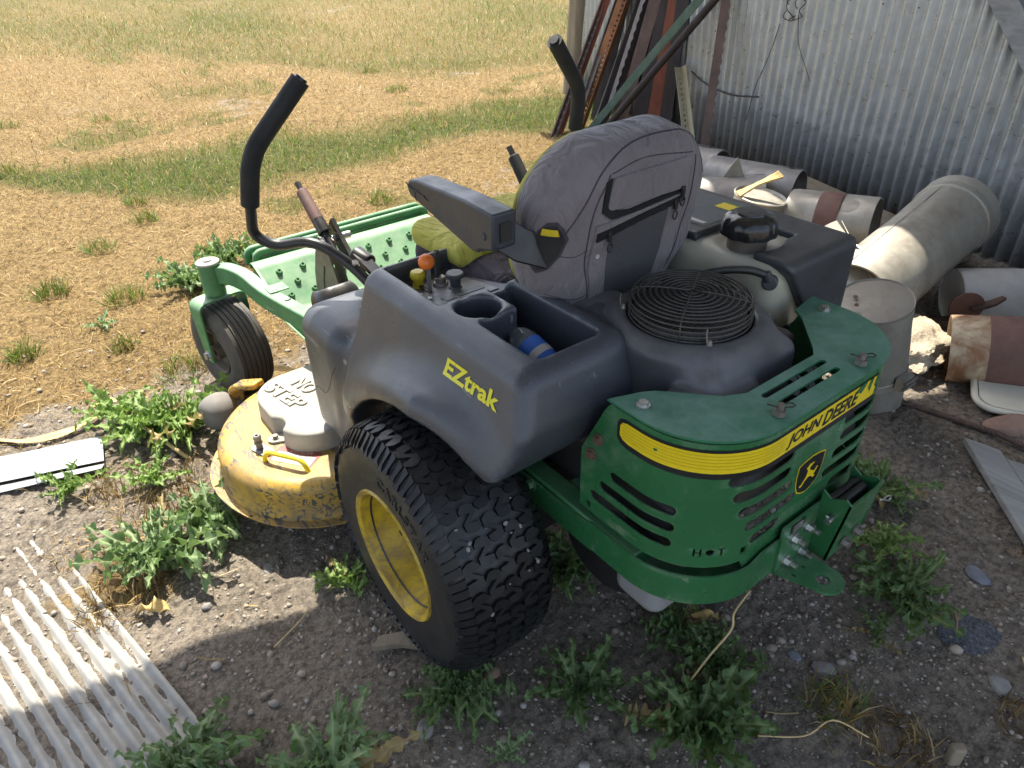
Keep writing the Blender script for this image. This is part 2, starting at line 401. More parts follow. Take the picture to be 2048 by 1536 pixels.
M['fins'] = mat('aluminium_fins', (.16, .16, .17), .5, .7, dust=.4)
M['dark'] = mat('dark_underside', (.012, .012, .013), .6, dust=.3, var=.3)
M['white_plastic'] = mat('grey_white_plastic', (.26, .255, .25), .5, var=.1, dust=.15)
M['pad'] = mat('rubber_floor_mat', (.33, .29, .23), .8, var=.15, vs=30, dust=.3)
M['concrete'] = mat('concrete', (.40, .33, .24), .95, var=.25, vs=14, bump=1., bs=70, bdist=.006)
M['stone'] = mat('grey_stone', (.25, .23, .21), .85, var=.3, vs=22, bump=.4, bs=90, bdist=.002)
M['shingle'] = mat('gritty_shingle', (.085, .09, .10), .95, var=.9, vs=160, bump=.8, bs=220, bdist=.003)
M['slate'] = mat('blue_grey_stone', (.17, .18, .20), .8, var=.25, vs=22, bump=.3, bs=90, bdist=.001)
M['red_stone'] = mat('reddish_stone', (.30, .19, .14), .85, var=.25, vs=22, bump=.3, bs=90, bdist=.001)
M['straw'] = mat('dry_straw', (.56, .42, .20), .8, var=.25, vs=25)
M['husk'] = mat('dry_corn_husk', (.62, .43, .16), .7, var=.3, vs=30, bump=.4, bs=120, bdist=.001)
M['wire'] = mat('dark_wire', (.06, .05, .045), .6, .4)

# translucent cream fuel tank
t = NT('cream_polyethylene'); c = t.ramp(t.noise(4, 4), [(.3, (.40, .37, .27)), (.7, (.52, .49, .38))]); z = t.sep()
c = t.mix(t.ramp((z, 2), [(.60, 1), (.70, 0)]), c, (.40, .30, .16))
c = t.mix(t.ramp(t.noise(55, 4), [(.70, 0), (.76, .5)]), c, (.12, .10, .08))
M['tank'] = t.set(Base_Color=c, Roughness=.45, Subsurface_Weight=.25, Subsurface_Radius=(.02, .015, .008))

# yellow deck paint: scratched, greasy and worn through
t = NT('worn_yellow_paint'); base = t.ramp(t.noise(9, 5), [(.3, (.52, .29, .020)), (.75, (.66, .39, .026))])
grime = t.ramp(t.noise(6, 8, .7, .4), [(.38, .05), (.60, .9)]); c = t.mix(grime, base, (.21, .14, .06))
scr = t.math('MULTIPLY', t.ramp(t.noise(34, 4, .6, 1.5, t.scale((1.6, .35, 1.6))), [(.53, 0), (.57, 1)]), t.ramp(t.noise(5, 3), [(.40, 0), (.52, 1)]))
c = t.mix(scr, c, (.075, .068, .062)); c = t.mix(t.ramp(t.noise(90, 3), [(.70, 0), (.74, .6)]), c, (.14, .07, .03))
d = t.math('MULTIPLY', t.math('MAXIMUM', t.up(), 0.), t.ramp(t.noise(12, 8, .7), [(.40, .05), (.7, .32)])); c = t.mix(d, c, (.38, .29, .16))
M['deck'] = t.set(Base_Color=c, Roughness=t.ramp(grime, [(0, .38), (1, .7)]), Normal=t.bump(scr, .0006, .5))
t = NT('dusty_grey_cover'); c = t.ramp(t.noise(15, 6), [(.3, (.27, .25, .21)), (.7, (.38, .355, .30))])
M['belt_cover'] = t.set(Base_Color=c, Roughness=.8, Normal=t.bump(t.noise(240, 3), .0006, .4))
# yellow wheel rim with dust streaks
t = NT('dirty_yellow_rim'); c = t.ramp(t.noise(10, 5), [(.3, (.50, .33, .015)), (.7, (.66, .46, .02))])
c = t.mix(t.ramp(t.noise(14, 9, .72, .8), [(.42, 0), (.60, .9)]), c, (.22, .145, .05)); c = t.mix(t.ramp(t.noise(70, 5, .7, 2), [(.62, 0), (.68, .5)]), c, (.08, .055, .03))
M['rim'] = t.set(Base_Color=c, Roughness=.45)
# pocket netting on the seat
t = NT('pocket_netting'); z = t.sep(); w = t.n('ShaderNodeTexWave'); w.bands_direction = 'Z'; w.inputs['Scale'].default_value = 95; w.inputs['Distortion'].default_value = .25; t.put(w.inputs['Vector'], (t.co, 3))
c = t.mix((w, 1), (.016, .017, .018), (.13, .125, .13)); M['net'] = t.set(Base_Color=c, Roughness=.8, Normal=t.bump((w, 1), .001, .8))
# honeycomb rotating screen
t = NT('honeycomb_screen'); v = t.vor(120, 'DISTANCE_TO_EDGE', rnd=.15); f = t.ramp((v, 0), [(.10, 1), (.2, 0)])
M['screen'] = t.set(Base_Color=t.mix(f, (.004, .004, .004), (.05, .047, .045)), Roughness=.6)
# galvanised sheets
def galv(name, a, b, rust=0., rough=.45, metal=.75, dirt=.3):
    t = NT(name); v = t.vor(38); c = t.mix(.25, t.ramp(t.noise(5, 6, .6), [(.3, a), (.7, b)]), t.ramp((v, 1), [(0, shade(a, .8)), (1, shade(b, 1.15))]))
    st = t.ramp(t.noise(7, 6, .65, .3, t.scale((1, 1, .22))), [(.50, 0), (.75, dirt)]); c = t.mix(st, c, (.20, .17, .13))
    c = t.mix(t.ramp(t.noise(34, 4, .6), [(.72, 0), (.78, .6)]), c, (.07, .06, .055))
    if rust: c = t.mix(t.ramp(t.noise(6, 9, .7, .6), [(.62-rust*.3, 0), (.72-rust*.2, .9)]), c, (.25, .10, .035))
    return t.set(Base_Color=c, Metallic=t.math('MULTIPLY_ADD', st, -.4) if False else metal, Roughness=t.ramp(t.noise(20, 5), [(.3, rough-.1), (.7, rough+.15)]))
M['galv_wall'] = galv('galvanised_wall', (.38, .405, .42), (.50, .525, .54), 0, .34, .55, .03)
M['galv_pipe'] = galv('galvanised_pipe', (.31, .285, .24), (.43, .40, .335), 0, .5, .4, .75)
M['galv_dark'] = galv('dull_pipe', (.22, .21, .20), (.34, .32, .29), 0, .55, .45, .8)
M['galv_stand'] = galv('dusty_grey_pipe', (.21, .19, .16), (.31, .285, .24), 0, .6, .35, .8)
M['galv_warm'] = galv('dusty_bright_pipe', (.36, .33, .27), (.50, .46, .38), 0, .42, .45, .5)
M['rust_pipe'] = galv('rusted_pipe', (.55, .45, .30), (.66, .56, .40), .80, .55, .25, .8)
M['white_pipe'] = mat('white_painted_pipe', (.55, .55, .53), .5, var=.15, vs=8, dust=.45, scr=.3, scol=(.25, .2, .15))
M['alu_strip'] = mat('aluminium_strip', (.27, .285, .30), .5, .3, var=.12, vs=7, dust=.18)
M['fibre_sheet'] = mat('dirty_corrugated_sheet', (.30, .30, .285), .65, .05, var=.3, vs=16, dust=.6, dcol=(.42, .36, .27))
M['white_lid'] = mat('cream_plastic_lid', (.66, .62, .50), .5, var=.08, dust=.2, scr=.4, scol=(.3, .27, .2))
M['rust_band'] = mat('brown_band', (.16, .085, .065), .75, var=.2, vs=20)
# rusty iron of several tints
def iron(name, a, b): 
    t = NT(name); c = t.ramp(t.noise(14, 8, .7, .3, t.scale((1, 1, .4))), [(.3, a), (.7, b)]); return t.set(Base_Color=c, Roughness=.75, Metallic=.25, Normal=t.bump(t.noise(160, 4), .0006, .5))
M['iron_brown'] = iron('rusty_iron_brown', (.075, .050, .042), (.17, .11, .085))
M['iron_red'] = iron('rusty_iron_red', (.16, .050, .030), (.30, .10, .055))
M['iron_orange'] = iron('rusty_iron_orange', (.20, .085, .035), (.36, .16, .065))
M['iron_dark'] = iron('dark_iron', (.022, .018, .018), (.06, .045, .040))
M['iron_grey'] = iron('grey_iron', (.17, .15, .14), (.30, .26, .23))
M['iron_green'] = iron('green_painted_iron', (.11, .18, .15), (.19, .28, .235))
M['iron_cream'] = iron('cream_painted_iron', (.38, .33, .21), (.52, .46, .32))
# wood
def wood(name, a, b, ax=2, sc=1.):
    t = NT(name); s = [26*sc, 26*sc, 26*sc]; s[ax] = 1.6*sc
    g = t.noise(1, 7, .65, .7, t.scale(tuple(s))); c = t.ramp(g, [(.28, a), (.72, b)]); c = t.mix(t.ramp(t.noise(3, 4), [(.4, 0), (.7, .35)]), c, shade(a, .8))
    return t.set(Base_Color=c, Roughness=.85, Normal=t.bump(g, .003, .7))
M['post_wood'] = wood('weathered_post', (.17, .13, .085), (.36, .29, .20)); M['grey_wood'] = wood('grey_plank', (.20, .20, .19), (.42, .41, .39), 1)
M['brace_wood'] = wood('grey_brace', (.17, .175, .18), (.34, .345, .35), 1)
# plants
def leafmat(name, a, b, vein):
    t = NT(name); g = t.n('ShaderNodeObjectInfo'); c = t.mix((g, 3+0) if False else t.ramp(t.noise(30, 3), [(.3, 0), (.7, 1)]), a, b)
    c = t.mix(t.math('MULTIPLY', (g, 5), .45), c, shade(b, 1.25)); v = t.attr('vein'); c = t.mix(t.math('MULTIPLY', v, .95), c, vein)
    t.set(Base_Color=c, Roughness=.55, Normal=t.bump(t.noise(120, 3), .0015, .5))
    tr = t.n('ShaderNodeBsdfTranslucent'); t.put(tr.inputs[0], t.mix(.5, c, (.16, .26, .03))); mx = t.n('ShaderNodeMixShader'); mx.inputs[0].default_value = .32
    t.l(t.b, 0, mx, 1); t.l(tr, 0, mx, 2); t.l(mx, 0, t.out, 0); return t.m
M['weed_blue'] = leafmat('thistle_leaf', (.115, .180, .070), (.190, .285, .115), (.42, .48, .27))
M['weed_green'] = leafmat('bright_weed_leaf', (.130, .225, .045), (.215, .335, .080), (.42, .48, .21))
M['weed_dead'] = leafmat('withered_leaf', (.22, .15, .06), (.36, .26, .11), (.44, .34, .17))
M['weed_dark'] = leafmat('dark_weed_leaf', (.062, .118, .034), (.115, .190, .060), (.34, .40, .17))
def grassmat(name):
    t = NT(name); c = t.attr('tint', 0); t.set(Base_Color=c, Roughness=.6, Specular_IOR_Level=.35)
    tr = t.n('ShaderNodeBsdfTranslucent'); t.put(tr.inputs[0], c); mx = t.n('ShaderNodeMixShader'); mx.inputs[0].default_value = .3
    t.l(t.b, 0, mx, 1); t.l(tr, 0, mx, 2); t.l(mx, 0, t.out, 0); return t.m
M['grass'] = grassmat('grass_blades')
# ground: bare soil, dry thatch where the lawn is
t = NT('ground_soil')
soil = t.ramp(t.noise(3.2, 9, .65), [(.28, (.275, .228, .175)), (.72, (.47, .395, .305))]); soil = t.mix(t.ramp(t.noise(60, 6, .7), [(.38, .85), (.60, 0)]), soil, (.115, .098, .080))
pb = t.vor(70); soil = t.mix(t.ramp((pb, 0), [(.10, .55), (.28, 0)]), soil, t.mix(.6, soil, (pb, 1), 'MULTIPLY') if False else (.46, .40, .33))
th = t.ramp(t.noise(38, 7, .75, 1.2), [(.34, (.050, .034, .015)), (.52, (.27, .18, .075)), (.8, (.54, .40, .18))])  # darkest stop paints the occlusion between dry blades into the thatch colour
gr = t.ramp(t.noise(30, 7, .75, 1.2), [(.34, (.022, .028, .008)), (.58, (.11, .12, .03)), (.85, (.30, .25, .09))])  # dark end likewise puts the shade between green blades into the colour
lawn = t.mix(t.attr('green'), th, gr); dm = t.math('ADD', t.attr('thatch'), t.math('MULTIPLY', t.math('SUBTRACT', t.noise(7, 8, .7), .5), .9)); c = t.mix(t.ramp(dm, [(.42, 0), (.58, 1)]), soil, lawn)
b1 = t.bump(t.noise(24, 10, .74), .04, .9); b2 = t.bump((pb, 0), .010, .5, b1); b3 = t.bump(t.noise(190, 5, .7), .006, .9, b2)
M['ground'] = t.set(Base_Color=c, Roughness=.95, Specular_IOR_Level=.2, Normal=b3)
# pebbles and clods
t = NT('gravel'); g = t.n('ShaderNodeNewGeometry'); c = t.ramp((g, 8), [(0, (.22, .18, .14)), (.35, (.30, .25, .195)), (.6, (.36, .295, .23)), (.8, (.29, .265, .235)), (.97, (.40, .36, .31)), (1, (.36, .26, .19))])
M['gravel'] = t.set(Base_Color=c, Roughness=.9, Normal=t.bump(t.noise(150, 4), .002, .5))
# bottle
t = NT('bottle_plastic'); M['pet'] = t.set(Base_Color=(.75, .8, .85), Roughness=.1, Transmission_Weight=.85, IOR=1.4)
M['bottle_label'] = mat('blue_bottle_label', (.045, .15, .50), .35, var=.1, vs=60)
M['bottle_blue'] = mat('blue_bottle_cap', (.03, .10, .42), .4)
# ================================================================ the setting: ground, shed
AX = Vector((.242, .970, 0)).normalized(); IN = Vector((-AX.y, AX.x, 0)); W0 = Vector((2.62, .39, 0))      # along the wall, into the shed, a point of its foot
def wallp(a, b, z): return W0+AX*a+IN*b+Vector((0, 0, z))
def sstep(a, b, x): t = np.clip((x-a)/(b-a), 0, 1); return t*t*(3-2*t)
FARX = [-6, -3, -.2, 1.2, 2.24, 3.58, 4.7, 8, 40]; FARY = [13, 11.8, 10.3, 8.9, 7.0, 5.3, 5.5, 7.5, 30]
def greenness(x, y):
    n = fbm(x, y, 1.1, 4, 3)-.5; m = fbm(x, y, .35, 3, 9)-.5
    far = sstep(-.5, .6, y-np.interp(x, FARX, FARY)+n*2.2); far = far*(.62+.9*(fbm(x, y*.5, .7, 4, 31)-.5)*1.2)
    near = np.interp(x, [-1.2, -.5, .08, .78, 2.66, 6], [5.2, 4.15, 3.45, 3.5, 3.22, 3.1]); fare = np.interp(x, [-1.2, -.5, .3, 1.0, 2.0, 3.0, 6], [5.2, 4.55, 4.45, 4.3, 4.15, 3.9, 3.9])
    band = sstep(-.25, .2, y-near+n*.9)*sstep(-.45, .25, fare-y+n*1.3)
    spots = .55*sstep(.68, .74, fbm(x, y, 1.3, 4, 55))*sstep(1.6, 2.4, y)
    return np.clip(np.maximum(np.maximum(far, band*1.0), spots), 0, 1)
def thatch(x, y):
    n = fbm(x, y, 1.4, 5, 21)-.5; v = y*.95+.28*x+n*1.9
    t = sstep(.25, 1.7, v); t = t*(1-.45*sstep(.62, .75, fbm(x, y, .9, 4, 44)))
    return np.clip(np.maximum(t, .7*np.exp(-((x+1.0)**2/.05+(y-.62)**2/.04))), 0, 1)
def gh(x, y):
    x = np.asarray(x, float); y = np.asarray(y, float)
    b = (fbm(x, y, 1.0, 3, 1)-.5)*.045+(fbm(x, y, 7, 3, 2)-.5)*.020+(fbm(x, y, 30, 3, 4)-.5)*.010
    b = b+(fbm(x, y, 42, 3, 6)-.5)*.022*np.clip(fbm(x, y, 2.6, 3, 8)*2.2-.5, .15, 1)
    f = np.clip(np.hypot(x, y)/30, 0, 1); b = b+f*f*(fbm(x, y, .05, 2, 5)-.5)*2.
    u_ = (x+.987)*-.190+(y-.10)*.980; w_ = (x+.987)*-.980+(y-.10)*-.190; k = sstep(-.5, -.35, u_)*sstep(.75, .5, u_)*sstep(-.10, .0, w_)
    b = b-k*((fbm(x, y, 7, 3, 2)-.5)*.020+(fbm(x, y, 30, 3, 4)-.5)*.006+.0072)              # level bed where the old sheet lies
    for cx, cy, r in ((-.433, 0, .3), (.433, 0, .3), (-.47, 1.28, .2), (.47, 1.28, .2)):      # packed flat under the wheels
        k = np.exp(-((x-cx)**2+(y-cy)**2)/(r*r)); b = b*(1-k)+k*-.002
    return b
def gz(x, y): return float(gh(np.array([x]), np.array([y]))[0])
xs = np.concatenate([-np.geomspace(260, 2.4, 26), np.arange(-2.3, -1.45, .0215), np.arange(-1.45, 1.45, .0088), np.arange(1.45, 3.7, .0215), np.geomspace(3.72, 260, 26)]); ys = np.concatenate([-np.geomspace(120, 1.75, 20), np.arange(-1.7, -1.1, .0225), np.arange(-1.1, 1.7, .0088), np.arange(1.7, 6.0, .0225), np.geomspace(6.05, 320, 60)])
X, Y = np.meshgrid(xs, ys, indexing='ij'); nx, ny = X.shape; V = np.stack([X.ravel(), Y.ravel(), gh(X.ravel(), Y.ravel())], 1)
i, j = np.meshgrid(np.arange(nx-1), np.arange(ny-1), indexing='ij'); a = (i*ny+j).ravel(); F = np.stack([a, a+ny, a+ny+1, a+1], 1)
def fastmesh(name, V, F, mat_, parent=None, smooth=True, attrs=None):
    me = bpy.data.meshes.new(name); k = F.shape[1]; me.vertices.add(len(V)); me.vertices.foreach_set('co', V.astype(np.float32).ravel()); me.loops.add(F.size); me.loops.foreach_set('vertex_index', F.astype(np.int32).ravel())
    me.polygons.add(len(F)); me.polygons.foreach_set('loop_start', np.arange(0, F.size, k, dtype=np.int32)); me.polygons.foreach_set('loop_total', np.full(len(F), k, np.int32))
    if smooth: me.polygons.foreach_set('use_smooth', np.ones(len(F), bool))
    me.update(calc_edges=True)
    for n_, (ty, d) in (attrs or {}).items():
        at = me.attributes.new(n_, ty, 'POINT'); at.data.foreach_set('color' if ty == 'FLOAT_COLOR' else 'value', d.astype(np.float32).ravel())
    me.materials.append(mat_); return link(bpy.data.objects.new(name, me), parent)
ground = tag(fastmesh('ground', V, F, M['ground'], None, True, {'thatch': ('FLOAT', thatch(V[:, 0], V[:, 1])), 'green': ('FLOAT', greenness(V[:, 0], V[:, 1]))}), kind='structure')

# ---------------------------------------------------------------- corrugated shed wall, post, brace, roof
wall = empty('corrugated_wall', wallp(0, 0, 0), 'grey corrugated galvanised shed wall behind the junk pipes', 'wall')
PITCH_, AMP = .0678, .0145; WH = 2.62
def sheetwave(a0, a1, base, z0, z1, dz=.35, tilt=0):
    na = int((a1-a0)/PITCH_*12)+1; A = np.linspace(a0, a1, na); Z = np.linspace(z0, z1, int((z1-z0)/dz)+2); V = []
    for z in Z:
        for a in A:
            b = base+AMP*math.sin(2*PI*a/PITCH_)+.004*math.sin(a*3+z*2.1)+tilt*(a-a0); V.append(AX*a+IN*b+Vector((0, 0, z)))
    F = [(r*na+k, r*na+k+1, (r+1)*na+k+1, (r+1)*na+k) for r in range(len(Z)-1) for k in range(na-1)]; return V, F
edges = [-2.55, -1.86, -1.19, -.515, .16, .835, 1.51, 2.19, 2.87, 3.55]
for k in range(len(edges)-1):
    V, F = sheetwave(edges[k], edges[k+1]+.055, .0015*(k % 2)+.001, -.03, WH, .4, .006); o = mesh('wall_sheet', V, F, M['galv_wall'], wall, True)
    s = o.modifiers.new('Solidify', 'SOLIDIFY'); s.thickness = .0008
g = G()
for z in (.32, .95, 1.75):
    for k in range(int((3.5+2.5)/(PITCH_*3))):
        a = -2.45+k*PITCH_*3+PITCH_*.25; g.cyl(AX*a+IN*(.0105+.004*math.sin(a*3+z*2.1))+Vector((0, 0, z)), AX*a+IN*.0135+Vector((0, 0, z)), .0042, .003, 8)
tag(g.obj('nail_heads', M['wire'], wall), kind='stuff')
for o in wall.children: o.matrix_parent_inverse = Matrix.Identity(4)
post = empty('wooden_post', wallp(3.72, .03, 0), 'weathered round wooden post at the end of the corrugated wall', 'post')
V = []; F = []; n = 20
for k in range(15):
    z = -.1+2.8*k/14; lean = Vector((.035, -.06, 0))*z
    for j in range(n): a = 2*PI*j/n; r = .088+.006*math.sin(3*a+1)+.004*math.sin(7*a+z*2); V.append(lean+Vector((r*math.cos(a), r*math.sin(a), z)))
for k in range(14):
    for j in range(n): F.append((k*n+j, k*n+(j+1) % n, (k+1)*n+(j+1) % n, (k+1)*n+j))
mesh('post_timber', V, F, M['post_wood'], post, 60)
br = G(); p0, p1 = wallp(-.180, .06, .866), wallp(.010, .06, 1.048); d = p1-p0; br.rect([p0-d*1.5, p1+d*5.], .10, .045, IN); o = br.obj('diagonal_brace', M['brace_wood'], None, 30, .003); tag(o, 'grey diagonal wooden brace crossing the upper right corner of the wall', 'brace')
# shed roof over the mower (it throws the shade)
EAVE = 1.325                                   # distance of the eave along AX from the world origin
roof = empty('shed_roof', (0, 0, 0), 'corrugated tin roof of the open shed over the mower', 'roof')
a_front = EAVE-W0.dot(AX); a_back = a_front-2.95; V = []; F = []; B = np.linspace(-.35, 6.4, int(6.75/.0678*6)); 
for a in (a_back, a_front):
    for k, b in enumerate(B): V.append(W0+AX*a+IN*b+Vector((0, 0, WH+.04+.009*math.sin(2*PI*b/.0678)+(.10 if a == a_back else 0))))
nb = len(B); F = [(k, k+1, nb+k+1, nb+k) for k in range(nb-1)]; mesh('roof_sheet', V, F, M['galv_wall'], roof, True)
for k in range(6):
    b = .05+k*1.2; g = G(); g.rect([W0+AX*a_back+IN*b+Vector((0, 0, WH+.06)), W0+AX*(a_front-.03)+IN*b+Vector((0, 0, WH-.05))], .045, .12); g.obj('rafter', M['brace_wood'], roof, 30)
g = G(); g.rect([W0+AX*(a_front-.08)+IN*-.05+Vector((0, 0, WH-.14)), W0+AX*(a_front-.08)+IN*6.3+Vector((0, 0, WH-.14))], .06, .14); g.obj('eave_beam', M['brace_wood'], roof, 30)
# overhang of the roof along the wall (it keeps the wall and most of the scrap in shade)
aw = empty('wall_overhang', (0, 0, 0), 'narrow tin overhang running along the top of the corrugated wall', 'roof overhang'); V = []; B = np.linspace(a_front-.02, 3.95, int((3.95-a_front)/.0678*6))
for b, dz in ((-.35, .06), (.69, -.02)):
    for a in B: V.append(W0+AX*a+IN*b+Vector((0, 0, WH+.03+dz+.009*math.sin(2*PI*a/.0678))))
nb = len(B); mesh('overhang_sheet', V, [(k, k+1, nb+k+1, nb+k) for k in range(nb-1)], M['galv_wall'], aw, True)
g = G(); g.rect([W0+AX*(a_front-.02)+IN*.66+Vector((0, 0, WH-.05)), W0+AX*3.95+IN*.66+Vector((0, 0, WH-.05))], .04, .09); g.obj('fascia_board', M['brace_wood'], aw, 30)
# ================================================================ the riding mower
MW = empty('riding_mower', (0, 0, 0), 'green and yellow zero-turn riding mower with grey seat, parked half in shade', 'riding mower')
def part(name, parent=MW, loc=(0, 0, 0), label=None): return empty(name, loc, label, None, None, parent)
def cast_many(fn, O, d, n=60):
    O = np.asarray(O, float); d = np.asarray(d, float); d = d/np.linalg.norm(d); t = np.zeros(len(O))
    for _ in range(n):
        p = O+d*t[:, None]; t = np.minimum(t+fn([p[:, 0], p[:, 1], p[:, 2]])*.8, 1.2)
    p = O+d*t[:, None]; e = 1.5e-3; P = [p[:, i] for i in range(3)]
    g = np.stack([fn([P[j]+(e if j == i else 0) for j in range(3)])-fn([P[j]-(e if j == i else 0) for j in range(3)]) for i in range(3)], 1)
    return p, g/(np.linalg.norm(g, axis=1)[:, None]+1e-9)
def wrapsheet(name, bm, sdf, ofn, d, off, th, m, parent, smooth=35):
    bm.verts.ensure_lookup_table(); O = [ofn(v.co.x, v.co.y) for v in bm.verts]; p, g = cast_many(sdf, O, d); D = {}
    for v, a, b in zip(bm.verts, p, g): D[(round(v.co.x, 6), round(v.co.y, 6))] = (Vector(a)+Vector(b)*off, Vector(b))
    def f(u, v):
        k = (round(u, 6), round(v, 6))
        if k in D: return D[k]
        a, b = cast_many(sdf, [ofn(u, v)], d); return Vector(a[0])+Vector(b[0])*off, Vector(b[0])
    return sheet(name, bm, f, th, m, parent, smooth)
def frange(a, b, s): return [a+s*i for i in range(1, int((b-a)/s))]

# ---------------------------------------------------------------- rear wheels
TYP = [(-.095, .128), (-.1180, .139), (-.1235, .160), (-.1250, .19), (-.1245, .22), (-.118, .243), (-.105, .2575), (-.085, .2650), (-.045, .2680), (0, .2690)]
TYP = TYP+[(-a, b) for a, b in TYP[-2::-1]]
TYP = [(a*.89, b) for a, b in TYP]
_t = np.array(TYP); _s = np.concatenate([[0], np.cumsum(np.hypot(np.diff(_t[:, 0]), np.diff(_t[:, 1])))]); _s -= _s[-1]/2
def typ(v):                                  # arc position from the crown -> axial offset, radius, normal
    a = np.interp(v, _s, _t[:, 0]); r = np.interp(v, _s, _t[:, 1]); e = .006
    da = np.interp(v+e, _s, _t[:, 0])-np.interp(v-e, _s, _t[:, 0]); dr = np.interp(v+e, _s, _t[:, 1])-np.interp(v-e, _s, _t[:, 1]); L = math.hypot(da, dr)
    return a, r, -dr/L, da/L
def onwheel(th, v, off):
    a, r, na, nr = typ(v); r += nr*off; return (a+na*off, r*math.cos(th), r*math.sin(th))
def side_v(r):                               # arc position on the outer (+x) sidewall at radius r
    m = _s > .108; return float(np.interp(-r, -_t[m][:, 1], _s[m]))
def rear_wheel(loc, rz, label=None):
    w = part('drive_wheel', MW, loc, label); w.rotation_euler = (0, 0, rz)
    g = G(); g.rev([(r, a) for a, r in spl2(TYP)], (0, 0, 0), (1, 0, 0), 96); g.obj('tyre', M['rubber'], w, True)
    g = G(); NB = 27; du = 2*PI/NB
    Z = [(-.028, .006), (-.021, .0180), (-.007, .0180), (.0085, -.005), (.0115, .0175), (.018, .0180), (.028, .008), (.028, -.006), (.021, -.0180), (.007, -.0180), (-.0085, .005), (-.0115, -.0175), (-.018, -.0180), (-.028, -.008)]
    def block(poly, c, vc, h=.0092):
        f = lambda off: (lambda u, v: onwheel(c+u/.274, vc+v, off)); n0 = len(g.F); g.prism(poly, f(-.003), f(h))
    for row, vc in enumerate((-.066, -.033, 0, .033, .066)):
        for k in range(NB):
            j = .93+random.random()*.03; block([(u*j, v*.84*(1 if row % 2 else -1)) for u, v in Z], (k+(.5 if row % 2 else 0))*du, vc)
    for sgn in (-1, 1):
        for k in range(NB):
            c = (k+.5)*du
            for q, (u0, ln) in enumerate(((-.019, .024), (.001, .028), (.020, .022))):
                w0 = .0078; A = [(u0-w0+.006, -.013), (u0+w0+.006, -.016), (u0+w0+.001, .008), (u0+w0-.003, ln*.85), (u0-w0-.003, ln*.85-.003), (u0-w0+.001, .010)]; block(A if sgn > 0 else [(u, -v) for u, v in A[::-1]], c, sgn*.0965, .0075)
    g.obj('tread', M['tread'], w, 30)
    g = G(); g.rev([(.128, .078), (.142, .099), (.1475, .1085), (.1450, .1135), (.1350, .108), (.1300, .090), (.1255, .060), (.1145, .040), (.1115, .012), (.106, -.004), (.090, -.010), (.060, -.011), (.056, .004), (.030, .006), (.028, .018), (1e-5, .018)], (0, 0, 0), (1, 0, 0), 64)
    g.rev([(.128, -.084), (.141, -.099), (.132, -.099), (.125, -.06), (.11, -.02), (1e-5, -.02)], (0, 0, 0), (1, 0, 0), 48)
    rim = g.obj('rim', M['rim'], w, 30)
    g = G()
    for k in range(5): a = 2*PI*k/5+.3; g.bolt((-.010, .075*math.cos(a), .075*math.sin(a)), (1, 0, 0), .0085, .009)
    g.obj('lug_bolts', M['rusty_bolt'], w, 30)
    g = G(); a = 2.05; g.tube([(.083, -.1225*math.cos(a), .1225*math.sin(a)), (.108, -.118*math.cos(a), .118*math.sin(a))], [.0075, .0055], 12); g.obj('valve_stem', M['dark'], w)
    g = G()
    for r in (.2445, .150):
        v = side_v(r); pts = [onwheel(2*PI*k/96, v, .0004) for k in range(97)]; g.tube(pts, .0011, 6, False)
    g.obj('sidewall_ridge', M['rubber'], w, True)
    for txt, thc, size, rr in (('CARLSTAR', R(64), .036, .198),):
        P, T = text_tris(txt, size, 0, .0006, None, 1.15); bm = flat_bm(None, tris=(P, T)); h0 = rr-size*.35
        def f(u, y):
            v = side_v(h0+y); th = thc-u/rr; p = onwheel(th, v, .0026); a, r, na, nr = typ(v); return p, (na, nr*math.cos(th), nr*math.sin(th))
        # viewed from outside (+x) local +y lies to the right
        sheet('raised_lettering', bm, f, .003, M['dark'], w, 30)
    g = G(); rm = random.Random(3)
    for k in range(14):
        p = Vector(onwheel(rm.uniform(.1, .9) if rz else rm.uniform(0, 6), rm.uniform(-.07, .07), rm.uniform(.004, .011))); q = rm.uniform(.0018, .0055); g.rev([(1e-5, -q*.6), (q*.8, -q*.3), (q, 0), (q*.6, q*.5), (1e-5, q*.6)], p, (rm.gauss(0, 1), rm.gauss(0, 1), rm.gauss(0, 1)), 6)
    tag(g.obj('mud_crumbs', M['stone'], w, False), kind='stuff')
    return w
def spl2(P):
    q = spline([(a, b, 0) for a, b in P], 3); return [(p.x, p.y) for p in q]
rear_wheel((-.448, 0, .279), PI, 'near rear wheel with deep yellow rim and chunky turf tread'); rear_wheel((.448, 0, .279), 0)
g = G(); g.cyl((-.42, 0, .279), (.42, 0, .279), .03); g.cyl((-.30, 0, .279), (-.20, 0, .279), .085, .07, 24, .01); g.cyl((.20, 0, .279), (.30, 0, .279), .07, .085, 24, .01)
g.box((-.18, .03, .30), (.07, .12, .09)); g.box((.18, .03, .30), (.07, .12, .09)); g.obj('wheel_drive', M['dark'], MW, 30, .008)

